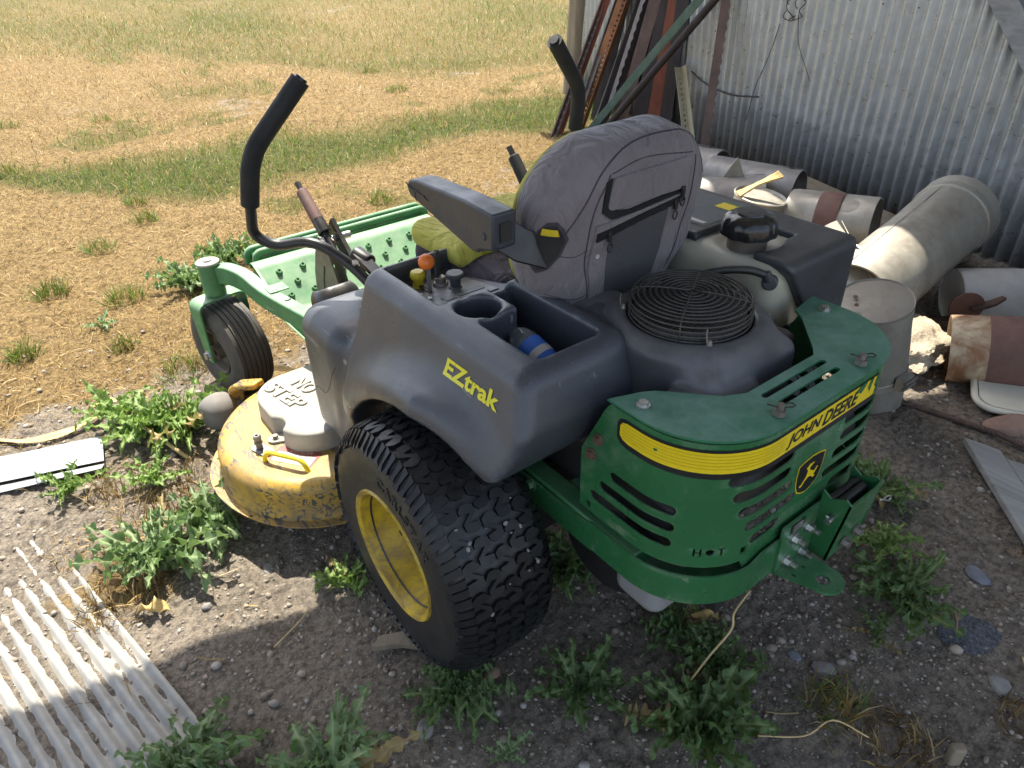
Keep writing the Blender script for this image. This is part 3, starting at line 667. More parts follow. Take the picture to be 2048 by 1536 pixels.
# ---------------------------------------------------------------- frame, caster arms, front casters
fr = part('frame')
g = G()
for s in (-1, 1): g.rect([(s*.262, -.40, .395), (s*.262, .10, .395), (s*.30, .45, .375), (s*.30, .62, .375)], .045, .065)
g.box((0, -.20, .395), (.24, .022, .03)); g.box((0, .42, .375), (.28, .022, .03)); g.obj('frame_rail', M['green'], fr, 30, .004)
def caster(s):
    c = part('caster')
    P = [(s*.305, .58, .375), (s*.325, .78, .388), (s*.362, 1.0, .392), (s*.378, 1.09, .398), (s*.395, 1.18, .418), (s*.425, 1.25, .428), (s*.452, 1.283, .422)]
    g = G(); g.rect(spline(P, 5), .044, .058); g.obj('caster_arm', M['green_floor'], c, 30, .004)
    g = G(); g.cyl((s*.469, 1.292, .358), (s*.469, 1.292, .462), .034, n=28, ch=.002); g.obj('pivot_tube', M['green_floor'], c, 35)
    g = G(); g.cyl((s*.469, 1.292, .462), (s*.469, 1.292, .470), .037, n=28, ch=.002); g.cyl((s*.469, 1.292, .470), (s*.469, 1.292, .4745), .014, .012, 20); g.obj('grease_cap', M['fibre_sheet'], c, 35)
    g = G(); yo, zo = 1.281, .165
    for q in (-1, 1):
        x = s*.470+q*.081
        g.rect(fillet([(s*.470, 1.290, .347), (x, 1.290, .347), (x, yo+.012, .30), (x, yo, zo-.012)], .022, 5), .055, .007, (0, 1, 0)) if False else None
        pts = fillet([(s*.470, 0, .350), (x, 0, .350), (x, 0, .14)], .03, 6)
        V = []; F = []
        for i, p in enumerate(pts):
            t = (pts[min(i+1, len(pts)-1)]-pts[max(i-1, 0)]).normalized(); n = Vector((t.z, 0, -t.x))*.0035; k = min(1, max(0, (.35-p.z)/.19)); w = .036*(1-k)+.021*k; yc = 1.292-.011*k
            V += [(p.x+n.x, yc-w, p.z+n.z), (p.x+n.x, yc+w, p.z+n.z), (p.x-n.x, yc+w, p.z-n.z), (p.x-n.x, yc-w, p.z-n.z)]
        for i in range(len(pts)-1):
            for k in range(4): F.append((i*4+k, i*4+(k+1) % 4, (i+1)*4+(k+1) % 4, (i+1)*4+k))
        F += [(3, 2, 1, 0), tuple(len(V)-4+k for k in range(4))]; g.add(V, F)
    g.obj('fork', M['green_floor'], c, 30, .002)
    g = G(); g.bolt((s*.470-.0845, yo, zo), (-1, 0, 0), .013, .010); g.bolt((s*.470+.0845, yo, zo), (1, 0, 0), .013, .010); g.obj('axle_bolt', M['steel'], c, 30)
    pr = [(.075, -.050), (.088, -.060), (.115, -.067), (.140, -.064), (.153, -.055)]
    for k in range(7):
        x = -.048+k*.016; r = .1655-.0065*(x/.05)**2; pr += [(r, x-.0062), (r, x+.0062)]
        if k < 6: pr += [(r-.005, x+.0068), (r-.005, x+.0092)]
    pr += [(.153, .055), (.140, .064), (.115, .067), (.088, .060), (.075, .050)]
    wh = part('caster_tyre_wheel', c); o = (s*.470, yo, zo)
    g = G(); g.rev(pr, o, (1, 0, 0), 72); g.obj('tyre', M['old_rubber'], c, 50)
    g = G(); g.rev([(.076, -.050), (.080, -.057), (.076, -.060), (.070, -.054), (.066, -.03), (.040, -.022), (.028, -.030), (.026, -.062), (.01, -.062), (.01, .062), (.026, .062), (.028, .030), (.040, .022), (.066, .03), (.070, .054), (.076, .060), (.080, .057), (.076, .05)], o, (1, 0, 0), 40); g.obj('rim', M['rim_rust'], c, 30)
    bpy.data.objects.remove(wh)
    piv = Matrix.Translation((s*.469, 1.292, 0)) @ Matrix.Rotation(R(11), 4, 'Z') @ Matrix.Translation((-s*.469, -1.292, 0))
    for o_ in c.children:
        if o_.name.split('.')[0] in ('fork', 'axle_bolt', 'tyre', 'rim'): o_.data.transform(piv)
caster(-1); caster(1)

# ---------------------------------------------------------------- footrest with studs, floor mat
ft = part('footrest', MW, (0, 0, 0), 'sloped green footrest with raised studs')
def shell_yz(prof, x0, x1, th, name, m, par, bev=.002):
    g = G(); n = len(prof); V = []; F = []
    P = [Vector((0, a, b)) for a, b in prof]
    for i in range(n):
        t = (P[min(i+1, n-1)]-P[max(i-1, 0)]).normalized(); nn = Vector((0, -t.z, t.y))*th
        for x in (x0, x1): V += [(x, P[i].y, P[i].z), (x, P[i].y-nn.y, P[i].z-nn.z)]
    for i in range(n-1):
        a = i*4; b = a+4; F += [(a, a+2, b+2, b), (a+1, b+1, b+3, a+3), (a, b, b+1, a+1), (a+2, a+3, b+3, b+2)]
    F += [(0, 1, 3, 2), (4*n-4, 4*n-2, 4*n-1, 4*n-3)]
    g.add(V, F); return g.obj(name, m, par, 30, bev)
prof = [(p.y, p.z) for p in fillet([(0, .55, .285), (0, 1.135, .285), (0, 1.295, .408), (0, 1.335, .412), (0, 1.345, .385)], .02, 4)]
shell_yz(prof, -.330, .365, .004, 'foot_plate', M['green_floor'], ft)
for x in (-.333, .368): g = G(); g.rect([(x, .62, .330), (x, 1.12, .330), (x, 1.29, .395)], .006, .05); g.obj('flange', M['green_floor'], ft, 30)
for y, z, xa, xb in ((1.362, .424, -.300, .372), (1.402, .426, -.315, .372)):
    g = G(); pts = fillet([(xa, y-.004, z-.05), (xa+.004, y, z), (xb, y, z), (xb+.004, y-.004, z-.05)], .03, 6)
    g.rect(pts, .024, .022, (0, 1, 0)); g.obj('footrest_bar', M['green_floor'], ft, 40, .007)
g = G(); g.rect([(-.30, 1.385, .400), (.365, 1.385, .400)], .06, .016); g.obj('bar_channel', M['green_floor'], ft, 30, .002)
g0 = G(); g0.rev([(1e-5, .0035), (.0042, .0035), (.0048, .009), (.0082, .009), (.0105, .0), (.0125, -.002)], (0, 0, 0), (0, 0, 1), 14)
stud0 = None; sl = Vector((0, .160, .123)).normalized(); sn = Vector((0, -sl.z, sl.y)); q = Vector((0, 0, 1)).rotation_difference(sn)
for row, (d, off) in enumerate(((.150, 0), (.100, .042), (.105, 0) if False else (.055, 0))):
    for k in range(8):
        x = -.262+off+k*.0835
        if x > .33: continue
        p = Vector((x, 1.140, .290))+sl*d+sn*.001
        if stud0 is None: stud0 = g0.obj('stud', M['green_floor'], ft, 35); o = stud0
        else: o = link(stud0.copy(), ft)
        o.location = p; o.rotation_mode = 'QUATERNION'; o.rotation_quaternion = q
g = G(); g.box((0, .86, .2905), (.285, .255, .003)); fm = g.obj('floor_mat', M['pad'], ft, 30)
g = G()
for k in range(17):
    y = .66+k*.027
    for i in range(8):
        x0 = -.27+i*.0675; a = 1 if i % 2 else -1
        g.rect([(x0, y-a*.02, .295), (x0+.0675, y+a*.02, .295)], .013, .006)
tag(g.obj('mat_ribs', M['pad'], fm, 30), kind='stuff')
g = G(); g.box((-.345, 1.055, .4245), (.03, .028, .0015)); g.obj('mounting_tab', M['green_floor'], fr, 30)
for p in ((-.357, 1.045, .4265), (-.347, .965, .4225), (-.336, .84, .420)):
    g = G(); g.rev([(1e-5, .0045), (.006, .0035), (.0095, 0)], p, (0, 0, 1), 16); g.obj('rivet', M['steel'], fr, True)

# ---------------------------------------------------------------- lap bars and levers
for s in (-1, 1):
    lb = part('lap_bar'); bar = fillet([(s*.345, .56, 1.088), (s*.474, .600, .946), (s*.488, .625, .850), (s*.492, .655, .752), (s*.450, .630, .722), (s*.385, .560, .742), (s*.335, .485, .690), (s*.315, .435, .650)], .045, 7)
    g = G(); g.tube(bar, .0125, 16); g.obj('bar_tube', M['black_metal'], lb, 40)
    gp = fillet([(s*.3475, .5608, 1.0855), (s*.474, .600, .946), (s*.4885, .632, .832)], .05, 8)
    g = G(); g.tube(gp, .0205, 22); g.obj('grip', M['foam'], lb, 40)
    g = G(); d = (Vector(gp[0])-Vector(gp[2])).normalized(); g.cyl(gp[0], Vector(gp[0])+d*.006, .014, .0125, 20); g.obj('end_plug', M['black_metal'], lb, 40)
    g = G(); g.bolt((s*.330, .478, .688), (0, -.5, .86), .0085, .012); g.bolt((s*.300, .545, .655), (-.3, -.4, .8), .008, .018, True, .01); g.obj('bolt', M['steel'], lb, 30)
    g = G(); g.rect([(s*.300, .53, .700), (s*.285, .36, .64)], .030, .012); g.cyl((s*.30, .535, .690), (s*.285, .49, .675), .024, .022, 20, .003); g.obj('lever_bracket', M['black_metal'], lb, 30, .003)
cb = part('lift_lever', MW, (0, 0, 0), 'lift lever with faded brown rubber grip')
tip = Vector((-.240, .990, .742)); d = (Vector((-.240, .835, .622))-tip).normalized()
g = G(); g.cyl(tip, tip+d*.26, .0085, n=14); g.obj('lever_rod', M['black_metal'], cb)
g = G(); g.cyl(tip+d*.028, tip+d*.135, .0165, .0180, 20, .003); g.obj('grip', M['worn_grip'], cb)
g = G(); g.cyl(tip+d*.128, tip+d*.178, .0175, .0185, 20, .002); g.rect([tip+d*.15+Vector((.03, 0, 0)), tip+d*.27+Vector((.03, 0, -.01))], .012, .05); g.obj('lever_collar', M['black_metal'], cb, 30)
g = G(); g.cyl((-.255, .845, .615), (-.170, .845, .615), .0105, n=16); g.cyl((-.262, .845, .615), (-.252, .845, .615), .018, n=6); g.obj('cross_pin', M['steel'], cb)
outl = [(.930, .29), (.945, .40), (.925, .50), (.885, .590), (.850, .628), (.815, .622), (.765, .52), (.740, .40), (.735, .29)]
slot = capsule2((.868, .40), (.872, .33), .007, 5)+[]; arc = [(.878-.0, .34), (.884, .42), (.872, .49), (.848, .545), (.836, .540), (.858, .487), (.869, .42), (.863, .34)]
for x, nm in ((-.262, 'slotted_plate'), (-.235, 'slotted_plate')):
    sheet(nm, flat_bm(outl, [arc]), lambda u, v, x=x: ((x, u, v), (-1, 0, 0)), .004, M['grey_plate'], cb, 30)
rl = part('height_lever'); tip = Vector((.262, .655, .815)); d = (Vector((.262, .560, .705))-tip).normalized()
g = G(); g.cyl(tip, tip+d*.36, .009, n=14); g.obj('lever_rod', M['black_metal'], rl)
g = G(); g.cyl(tip+d*.028, tip+d*.135, .0165, .018, 20, .003); g.obj('grip', M['foam'], rl)

# ---------------------------------------------------------------- side console (moulded fender) with bin and cup holder
def arch(P, ry, cy=-.028): return np.sqrt((P[1]-cy)**2+(P[2]-.262)**2)-ry
def f_body(P):
    x, y, z = P; dz = np.clip(.757-z, 0, .26)
    w = np.clip(.4-y*4, 0, 1)
    Q = (x+.36*dz*np.clip((-x-.20)/.10, 0, 1), y+w*.34*np.minimum(dz, .10), z)
    top = sbox(Q, (-.267, .037, .60), (.121, .272, .157), .030)
    xo = -.492+.055*np.clip((-y-.02)/.22, 0, 1)+.02*np.clip((y-.15)/.2, 0, 1); hx = (-.18-xo)/2; a = arch(P, .388); b = np.abs(x-(xo-.18)/2)-hx
    r = .034; fl = np.minimum(np.maximum(a+r, b+r), 0)+np.sqrt(np.maximum(a+r, 0)**2+np.maximum(b+r, 0)**2)-r
    fl = np.maximum(fl, .30-z)
    pod = sbox(P, (-.330, .445, .432), (.142, .112, .178), .058)
    d = smin(smin(top, fl, .055), pod, .075)
    under = (-.916*(y+.272)-.40*(z-.655)); d = smax(d, under, .018); d = smax(d, np.where(y < 0, .545, .30)-.25*np.clip(y+.16, 0, 1)-z, .05) if False else smax(d, (.555-1.6*np.clip(y+.17, 0, .3))-z, .035)
    well = np.maximum(arch(P, .341), x+.235); well = np.maximum(well, -(x+.75)); return smax(d, -well, .014)
def f_console(P):
    d = f_body(P); x, y, z = P
    rec = smax(np.maximum(np.abs(x+.225)-.125, np.abs(y-.175)-.107), (.703+(.285-y)*.16)-z, .008); d = smax(d, -rec, .012)
    cup = scyl(P, (-.300, .016, .75), 2, .0435, .085, .010); d = smax(d, -cup, .010)
    bn = smin(sbox(P, (-.266, -.118, .70), (.070, .084, .125), .016), sbox(P, (-.2180, -.068, .70), (.0270, .132, .125), .016), .006)
    return smax(d, -bn, .010)
sc_ = part('console', MW, (0, 0, 0), 'grey black moulded side console with cup holder and bin')
blob('fender', f_console, (-.53, -.31, .235), (-.13, .58, .775), .0048, M['console'], sc_)
def wx(u, v): return (-.75, u, v)
P, T = text_tris('EZtrak', .05, 0, .0016, (.158, .0295)); P = [Vector((-.116-p.x, p.y+.680-.03*(p.x)/.16*0, 0)) for p in P]
bm = flat_bm(None, tris=(P, T)); cuts(bm, frange(-.21, -.02, .006), frange(.67, .72, .006)); wrapsheet('name_lettering', bm, f_body, wx, (1, 0, 0), .0012, 0, M['letter_yellow'], sc_)
# moulded seam lines
for pts in ([(.545, .30), (.50, .40), (.43, .42), (.36, .52)], [(-.225, .50), (-.245, .60), (-.258, .66)]):
    c = spline([(a, b, 0) for a, b in pts], 10); p, n = cast_many(f_body, [(-.75, q.x, q.y) for q in c], (1, 0, 0))
    if (p[:, 0] < -.1).all(): g = G(); g.tube([Vector(a)+Vector(b)*-.0002 for a, b in zip(p, n)], .0009, 6); g.obj('moulding_line', M['dark'], sc_, True)
def f_right(P): return np.maximum(f_body((-P[0], P[1], P[2])), P[2]-.64)
blob('fender', f_right, (.16, -.31, .25), (.52, .58, .66), .012, M['console'], MW)
blob('storage_pocket', lambda P: smax(sbox(P, (-.350, .575, .545), (.060, .052, .075), .046), -sbox(P, (-.350, .60, .60), (.045, .04, .06), .03), .006), (-.42, .51, .46), (-.28, .64, .63), .004, M['black_metal'], sc_)
# controls
def floor_z(y): return .703+(.285-y)*.16
g = G(); g.box((-.272, .178, floor_z(.178)+.0012), (.068, .098, .0012), Matrix.Rotation(math.atan(-.16), 3, 'X')); cp = g.obj('control_panel', M['engine_plastic'], sc_, 30)
g = G(); z = floor_z(.235)
g.rev([(1e-5, .040), (.012, .0395), (.0155, .036), (.0165, .028), (.0135, .022), (.011, .018), (.012, .002), (.0135, 0), (1e-5, 0)], (-.300, .235, z), (0, 0, 1), 24)
V = []
for i, v in enumerate(g.V):
    a = math.atan2(v[1]-.235, v[0]+.300); k = 1+.06*math.cos(9*a)*(v[2]-z > .020); V.append((-.300+(v[0]+.300)*k, .235+(v[1]-.235)*k, v[2]))
g.V = V; g.obj('choke_knob', M['knob_yellow'], sc_, 40)
z = floor_z(.19); g = G(); g.sphere((-.302, .190, z+.068), .0165, 14); tl = g.obj('throttle_ball', M['knob_orange'], sc_, True)
g = G(); g.box((-.302, .186, z+.026), (.0045, .0015, .028)); g.obj('throttle_stalk', M['steel'], sc_, 30); g = G(); g.box((-.302, .192, z+.0032), (.004, .034, .0012)); g.obj('throttle_slot', M['dark'], sc_, 30)
g = G(); z = floor_z(.205); g.cyl((-.264, .205, z), (-.264, .205, z+.010), .0165, .0155, 24, .002); g.cyl((-.264, .205, z+.008), (-.264, .205, z+.022), .012, .0115, 20, .002); g.obj('ignition_lock', M['dull_steel'], sc_, 40)
g = G(); sheet('ignition_key', flat_bm(circ2((0, .040), .0145, 20)[5:]+circ2((0, .040), .0145, 20)[:5] if False else [(-.009, 0), (.009, 0), (.011, .03), (.013, .045), (.008, .058), (0, .062), (-.008, .058), (-.013, .045), (-.011, .03)], [circ2((0, .050), .005, 10)]), lambda u, v: ((-.264+u*.8, .205+u*.6+.003, z+.018+v), (.6, -.8, 0)), .006, M['black_plastic'], sc_, 30)
z = floor_z(.15); g = G(); g.rev([(1e-5, .036), (.0165, .0355), (.0190, .033), (.0190, .027), (.0120, .023), (.0105, .006), (.0130, .003), (.0150, 0), (1e-5, 0)], (-.256, .160, z), (0, 0, 1), 28); g.obj('blade_switch_knob', M['black_plastic'], sc_, 40)
for c, h in (((-.322, .260), (.022, .014)), ((-.25, .118), (.03, .010)), ((-.30, .118), (.012, .012))):
    g = G(); g.box((c[0], c[1], floor_z(c[1])+.003), (h[0], h[1], .0008), Matrix.Rotation(math.atan(-.16), 3, 'X')); g.obj('panel_label', M['label_grey'], sc_, 30)
for p in ((-.332, .175), (-.330, .140)):
    g = G(); g.bolt((p[0], p[1], floor_z(p[1])+.002), (0, 0, 1), .005, .005, False); g.obj('panel_screw', M['steel'], sc_, 30)

# ---------------------------------------------------------------- seat
seat = part('seat', MW, (0, 0, 0), 'seat in a worn grey cover with rear zip pockets')
SB = (0, -.012, .850); TILT = R(10.0)
def slab(P, hx, hz, rc, hy, re, cy=0.):
    Q = rotx(P, SB, TILT); a = np.abs(Q[0])-(hx-rc); b = np.abs(Q[2]-SB[2])-(hz-rc)
    q = np.sqrt(np.maximum(a, 0)**2+np.maximum(b, 0)**2)+np.minimum(np.maximum(a, b), 0)-rc; w = np.abs(Q[1]-SB[1]-cy)-hy
    return np.minimum(np.maximum(q+re, w+re), 0)+np.sqrt(np.maximum(q+re, 0)**2+np.maximum(w+re, 0)**2)-re
def f_back(P):
    x, y, z = P; wr = .0022*np.sin(x*34+z*21+1.2*np.sin(z*17))*np.clip((.97-z)/.1, 0, 1)+.0016*np.sin(z*60-x*25+np.sin(x*30))
    narrow = 1+.10*np.clip((z-.90)/.15, 0, 1)**1.5+.22*np.clip((.83-z)/.15, 0, 1)**1.3
    lo = sbox(rotx(P, SB, TILT), (0, SB[1], .735), (.150+.07*np.clip((P[2]-.74)/.12, 0, 1), .070, .105), .06)
    return smin(slab((x*narrow, y, z), .211, .192, .132, .070, .060), lo, .03)+wr*.7
blob('backrest', f_back, (-.26, -.13, .61), (.27, .11, 1.10), .0062, M['cloth'], seat)
blob('seat_back_pad', lambda P: slab((P[0]*(1+.16*np.clip((P[2]-.93)/.15, 0, 1)**1.5), P[1], P[2]), .192, .170, .135, .012, .011, .062), (-.27, .0, .63), (.27, .13, 1.10), .008, M['cloth_yellow'], seat)
blob('cushion', lambda P: sbox(P, (0, .262, .660), (.196, .20, .085), .05), (-.26, .03, .56), (.26, .53, .76), .008, M['cloth_dark'], seat)
def f_pad(P): return smax(sbox(P, (0, .338, .742), (.200, .118, .036), .034), -(np.abs(np.abs(P[0])-.12)-.004+np.clip(.765-P[2], 0, 1)*.6)*.5, .02)-.006*np.cos(P[0]*12)*np.cos((P[1]-.29)*7)
blob('cushion_pad', f_pad, (-.26, .04, .68), (.26, .50, .80), .007, M['cloth_yellow'], seat)
g = G(); g.box((0, .25, .53), (.20, .20, .045)); g.obj('seat_base', M['dark'], seat, 30, .01)
def wy(u, v): return (u, -.5, v)
def seam(name, pts, r=.0016, m='cloth_dark', off=0, n=10, o=wy, d=(0, 1, 0)):
    c = spline([(a*.87, b, 0) for a, b in pts], n); p, nn = cast_many(f_back, [o(q.x, q.y) for q in c], d); g = G(); g.tube([Vector(a)+Vector(b)*off for a, b in zip(p, nn) if a[1] < .03], r, 8); return g.obj(name, M[m], seat, True)
def patch(name, poly, off, th, m, step=.012, holes=()):
    bm = flat_bm(poly, holes); us = [p[0] for p in poly]; vv = [p[1] for p in poly]; cuts(bm, frange(min(us), max(us), step), frange(min(vv), max(vv), step)); return wrapsheet(name, bm, f_back, wy, (0, 1, 0), off, th, M[m], seat)
seam('piping', [(.205, .93), (.195, .985), (.13, 1.020), (.03, 1.027), (-.06, 1.018), (-.125, .990), (-.17, .935), (-.205, .885), (-.225, .84)])
seam('piping', [(.105, .70), (.150, .80), (.162, .90), (.155, .975)]); seam('piping', [(-.105, .985), (-.132, .93), (-.14, .84), (-.120, .72)])
seam('stitching', [(-.225, .855), (-.175, .842), (-.135, .846)], .0009); seam('stitching', [(-.215, .765), (-.16, .748), (-.13, .75)], .0009)
seam('stitching', [(-.10, .985), (.0, .997), (.145, .982)], .0011)
patch('pocket_flap', rrect(-.088, .918, .110, .978, .010), .006, .008, 'cloth')
patch('zip_band', [(-.100, .973), (-.088, .978), (-.085, .932), (-.07, .915), (-.03, .907), (.112, .917), (.113, .908), (.0, .898), (-.075, .898), (-.098, .915)], .0035, .004, 'zip')
patch('net_pocket', [(-.108, .892), (.118, .905), (.120, .80), (.10, .735), (.07, .715), (-.075, .705), (-.10, .72), (-.112, .80)], .004, .006, 'cloth')
patch('zip_band', [(-.106, .878), (.116, .902), (.117, .890), (-.106, .862)], .0075, .004, 'zip')
patch('net_panel', [(-.066, .866), (.082, .882), (.078, .80), (.055, .728), (-.06, .718), (-.072, .79)], .0055, .002, 'net')
for x, z in ((-.078, .868), (.094, .888), (.106, .914)):
    p, n = cast_many(f_back, [(x, -.5, z)], (0, 1, 0)); p = Vector(p[0])+Vector(n[0])*.010; g = G(); g.box(p, (.004, .003, .009)); g.tube([p+Vector((.006*math.cos(a), -.001, -.020+.009*math.sin(a))) for a in [2*PI*k/12 for k in range(13)]], .0018, 6); g.obj('zip_pull', M['black_metal'], seat, 40, .001)
p, n = cast_many(f_back, [(-.093, -.5, .828)], (0, 1, 0)); g = G(); g.cyl(Vector(p[0]), Vector(p[0])+Vector(n[0])*.006, .0045, n=14); g.obj('snap_button', M['decal_white'], seat, 40)
# slot in the cover where the armrest bracket comes out
WLD = Vector((.80, .60, 0))
def wl(u, v): q = Vector((-.200, -.062, 0))-WLD*.4+Vector((-.60, .80, 0))*(u+.045); return (q.x, q.y, v)
def eye(s): return [(-.075*s-.01, .905*s+.87*(1-s))] and [(u*s-.045*(1-s), v*s+.868*(1-s)) for u, v in [(-.085, .912), (-.092, .885), (-.075, .845), (-.045, .812), (-.018, .800), (-.006, .815), (-.008, .860), (-.025, .905), (-.05, .928), (-.072, .930)]]
for nm, s_, off, m in (('cover_binding', .80, .0012, 'cloth_dark'), ('bracket_slot', .68, .0020, 'dark')):
    bm = flat_bm(eye(s_)); cuts(bm, frange(-.11, .01, .01), frange(.79, .94, .01)); wrapsheet(nm, bm, f_back, wl, WLD, off, 0, M[m], seat)
for poly in ([(-.066, .903), (-.040, .905), (-.036, .892), (-.068, .890)], [(-.034, .835), (-.026, .828), (-.020, .846), (-.028, .848)]):
    bm = flat_bm(poly); cuts(bm, frange(-.08, 0, .01), frange(.79, .94, .01)); wrapsheet('yellow_lining', bm, f_back, wl, WLD, .003, 0, M['knob_yellow'], seat)
for s in (-1,):
    ar = part('armrest'); X0, X1 = (s*.252, s*.300)
    prof = [(-.046, .947), (.045, .951), (.200, .948), (.230, .943), (.242, .928), (.232, .911), (.203, .903), (.028, .863), (.004, .864), (-.002, .872), (-.044, .882)]
    V = [(X0, a, b) for a, b in prof]+[(X1, a, b) for a, b in prof]; n = len(prof)
    for i, (a, b) in enumerate(prof):
        if a < .01: V[n+i] = (X1+s*.003, a, b)
    F = [tuple(range(n)), tuple(range(2*n-1, n-1, -1))]+[(i, n+i, n+(i+1) % n, (i+1) % n) for i in range(n)]
    o = mesh('arm_pad', V, F if s < 0 else [f[::-1] for f in F], M['arm_plastic'], ar, 30, .007)
    o.modifiers['Bevel'].segments = 3
    g = G(); g.box(((X0+X1)/2, -.046, .913), (.012, .003, .017)); g.obj('arm_socket', M['dark'], ar, 30)
    g = G(); g.cyl((X1+s*.002, -.018, .903), (X1+s*.0055, -.018, .903), .0072, n=20, ch=.001); g.obj('pivot_cap', M['black_plastic'], ar, 40)
    g = G(); g.rect([(s*.278, -.02, .910), (s*.245, -.045, .880), (s*.185, -.050, .850)], .008, .060, (0, .35, 1)); g.obj('arm_bracket', M['black_metal'], ar, 30, .002)
    if s < 0:
        g = G(); g.tube([(X1-.0012, a, b) for a, b in ((.240, .936), (.228, .930), (.214, .927), (.202, .928), (.188, .923), (.178, .924), (.166, .918), (.156, .919))], [.0012, .002, .0016, .0018, .0012, .0014, .0009, .0004], 6); g.tube([(X1-.0006, a, b) for a, b in ((.210, .927), (.209, .916), (.207, .906))], .0006, 6); g.obj('crack', M['dark'], ar)

# ---------------------------------------------------------------- engine
en = part('engine', MW, (0, 0, 0), 'dusty engine with round fan guard')
FC = (-.022, -.252)
def f_eng(P):
    x, y, z = P; a = sbox(P, (-.020, -.245, .62), (.122, .165, .105), .028); b = scyl(P, (FC[0], FC[1], .66), 2, .150, .095, .028); d = smin(a, b, .03)
    c = sbox(P, (-.085, -.200, .680), (.057, .150, .062), .018); d = smin(d, c, .008); e = sbox(P, (-.13, -.385, .60), (.10, .05, .10), .02); d = smin(d, e, .012)
    return smax(d, -(scyl(P, (FC[0], FC[1], .80), 2, .112, .07, .01)), .006)
blob('engine_shroud', f_eng, (-.26, -.46, .50), (.15, -.03, .775), .0055, M['engine_plastic'], en)
g = G(); g.rev([(1e-5, .776), (.012, .776), (.016, .770), (.098, .768), (.102, .755), (.104, .735)], (FC[0], FC[1], 0), (0, 0, 1), 48); g.obj('rotating_screen', M['screen'], en, 40)
fg = part('fan_guard', en)
for k in range(10):
    r = .010+k*.0105; z = .796-.0030*(r/.105)**2*2; g = G(); g.tube([(FC[0]+r*math.cos(a), FC[1]+r*math.sin(a), z) for a in [2*PI*i/56 for i in range(57)]], .0017, 6, False); g.obj('guard_ring', M['guard_wire'], fg, True)
for k in range(4):
    r = .1085; z = .782-k*.0095; g = G(); g.tube([(FC[0]+r*math.cos(a), FC[1]+r*math.sin(a), z) for a in [2*PI*i/64 for i in range(65)]], .0018, 6, False); g.obj('guard_ring', M['guard_wire'], fg, True)
for k in range(4):
    a = k*PI/2+.55; c, s_ = math.cos(a), math.sin(a); g = G(); g.tube([(FC[0]+r*c, FC[1]+r*s_, z) for r, z in ((.004, .7985), (.06, .7965), (.100, .790), (.1085, .783), (.1090, .745))], .0016, 6); g.obj('guard_spoke', M['guard_wire'], fg, True)
for a in (-2.15, .3, 2.3):
    p = Vector((FC[0]+.118*math.cos(a), FC[1]+.118*math.sin(a), .746)); g = G(); g.cyl(p, p+Vector((0, 0, .018)), .0065, .004, 12, .002); g.tube([p+Vector((-.006, 0, .012)), p+Vector((-.007, .003, .030)), p+Vector((0, .008, .035))], .0015, 6); g.obj('guard_stud', M['dull_steel'], en, 40)
def lab(poly, z, m, nm='engine_label', par=en): sheet(nm, flat_bm(poly), lambda u, v: ((u, v, z), (0, 0, 1)), 0, M[m], par)
lab(rrect(-.136, -.330, -.118+.02, -.10, .008), .7424, 'label_grey'); lab([(-.130, -.27), (-.119, -.27), (-.119, -.20), (-.130, -.20)], .7429, 'decal_white'); lab([(-.114, -.26), (-.108, -.26), (-.108, -.21), (-.114, -.21)], .7429, 'decal_yellow')
g = G(); a = Vector((.140, -.340, .672)); b = Vector((.055, -.355, .575)); g.cyl(b, a, .017, .019, 16); g.obj('oil_tube', M['dark'], en)
g = G(); d = (a-b).normalized(); g.cyl(a-d*.004, a+d*.022, .0255, .0245, 28, .003); g.cyl(a+d*.02, a+d*.025, .014, n=14); g.obj('oil_cap', M['brown_cap'], en, 35)
for k in range(7): g = G(); g.box((.005+k*.0085, -.395+k*.001, .600), (.0016, .022, .030)); g.obj('regulator_fin', M['fins'], en, 30)
g = G(); g.cyl((.0, -.415, .615), (-.02, -.43, .612), .010, n=14); g.obj('fuel_pump_nipple', M['dull_steel'], en, 35)
g = G(); g.cyl((-.19, -.455, .545), (.19, -.455, .545), .052, n=32, ch=.012); g.obj('muffler', M['dark'], en, 35)
g = G(); g.box((0, -.22, .47), (.22, .20, .06)); g.box((0, .02, .50), (.20, .08, .10)); g.obj('engine_block', M['dark'], en, 30, .012)
blob('reservoir', lambda P: sbox(P, (-.205, -.378, .310), (.048, .058, .055), .030), (-.27, -.45, .24), (-.14, -.30, .38), .006, M['white_plastic'], MW)
g = G(); g.cyl((-.235, -.27, .32), (-.16, -.27, .32), .115, n=36, ch=.01); g.box((-.115, -.36, .31), (.015, .12, .075)); g.obj('drive_pulley_guard', M['dark'], MW, 30)

# ---------------------------------------------------------------- fuel tank
tk = part('fuel_tank', MW, (0, 0, 0), 'cream plastic fuel tank under a black cover')
def f_tank(P): 
    x, y, z = P; d = sbox(P, (.310, -.015, .690), (.122, .262, .086), .040); d = smax(d, (.70*(.19-x)-.71*(z-.672))*1., .03); return smax(d, -scyl(P, (.272, -.150, .83), 2, .062, .06, .02), .012)
blob('tank_body', f_tank, (.16, -.30, .58), (.46, .27, .81), .006, M['tank'], tk)
def f_cov(P):
    x, y, z = P; outer = sbox(P, (.325, -.010, .688), (.130, .288, .102), .022); Q = outer
    inner = sbox(P, (.295, -.010, .666), (.137, .264, .104), .030)
    front = np.maximum(np.abs(y-.12)-.185, z-9); keep = np.minimum(np.minimum(np.maximum(.205-x, np.abs(y-.115)-.185), np.maximum(.215+.75*np.clip(.772-z, 0, .3)-x, y+.206)), .355+.0*z-x)
    d = smax(outer, -inner, .006); d = smax(d, keep, .008); d = smax(d, -(scyl(P, (.268, -.152, .83), 2, .070, .10, .02)), .008); return smax(d, .600-z+np.clip((x-.24)*-.2, -1, 1)*0, .01)
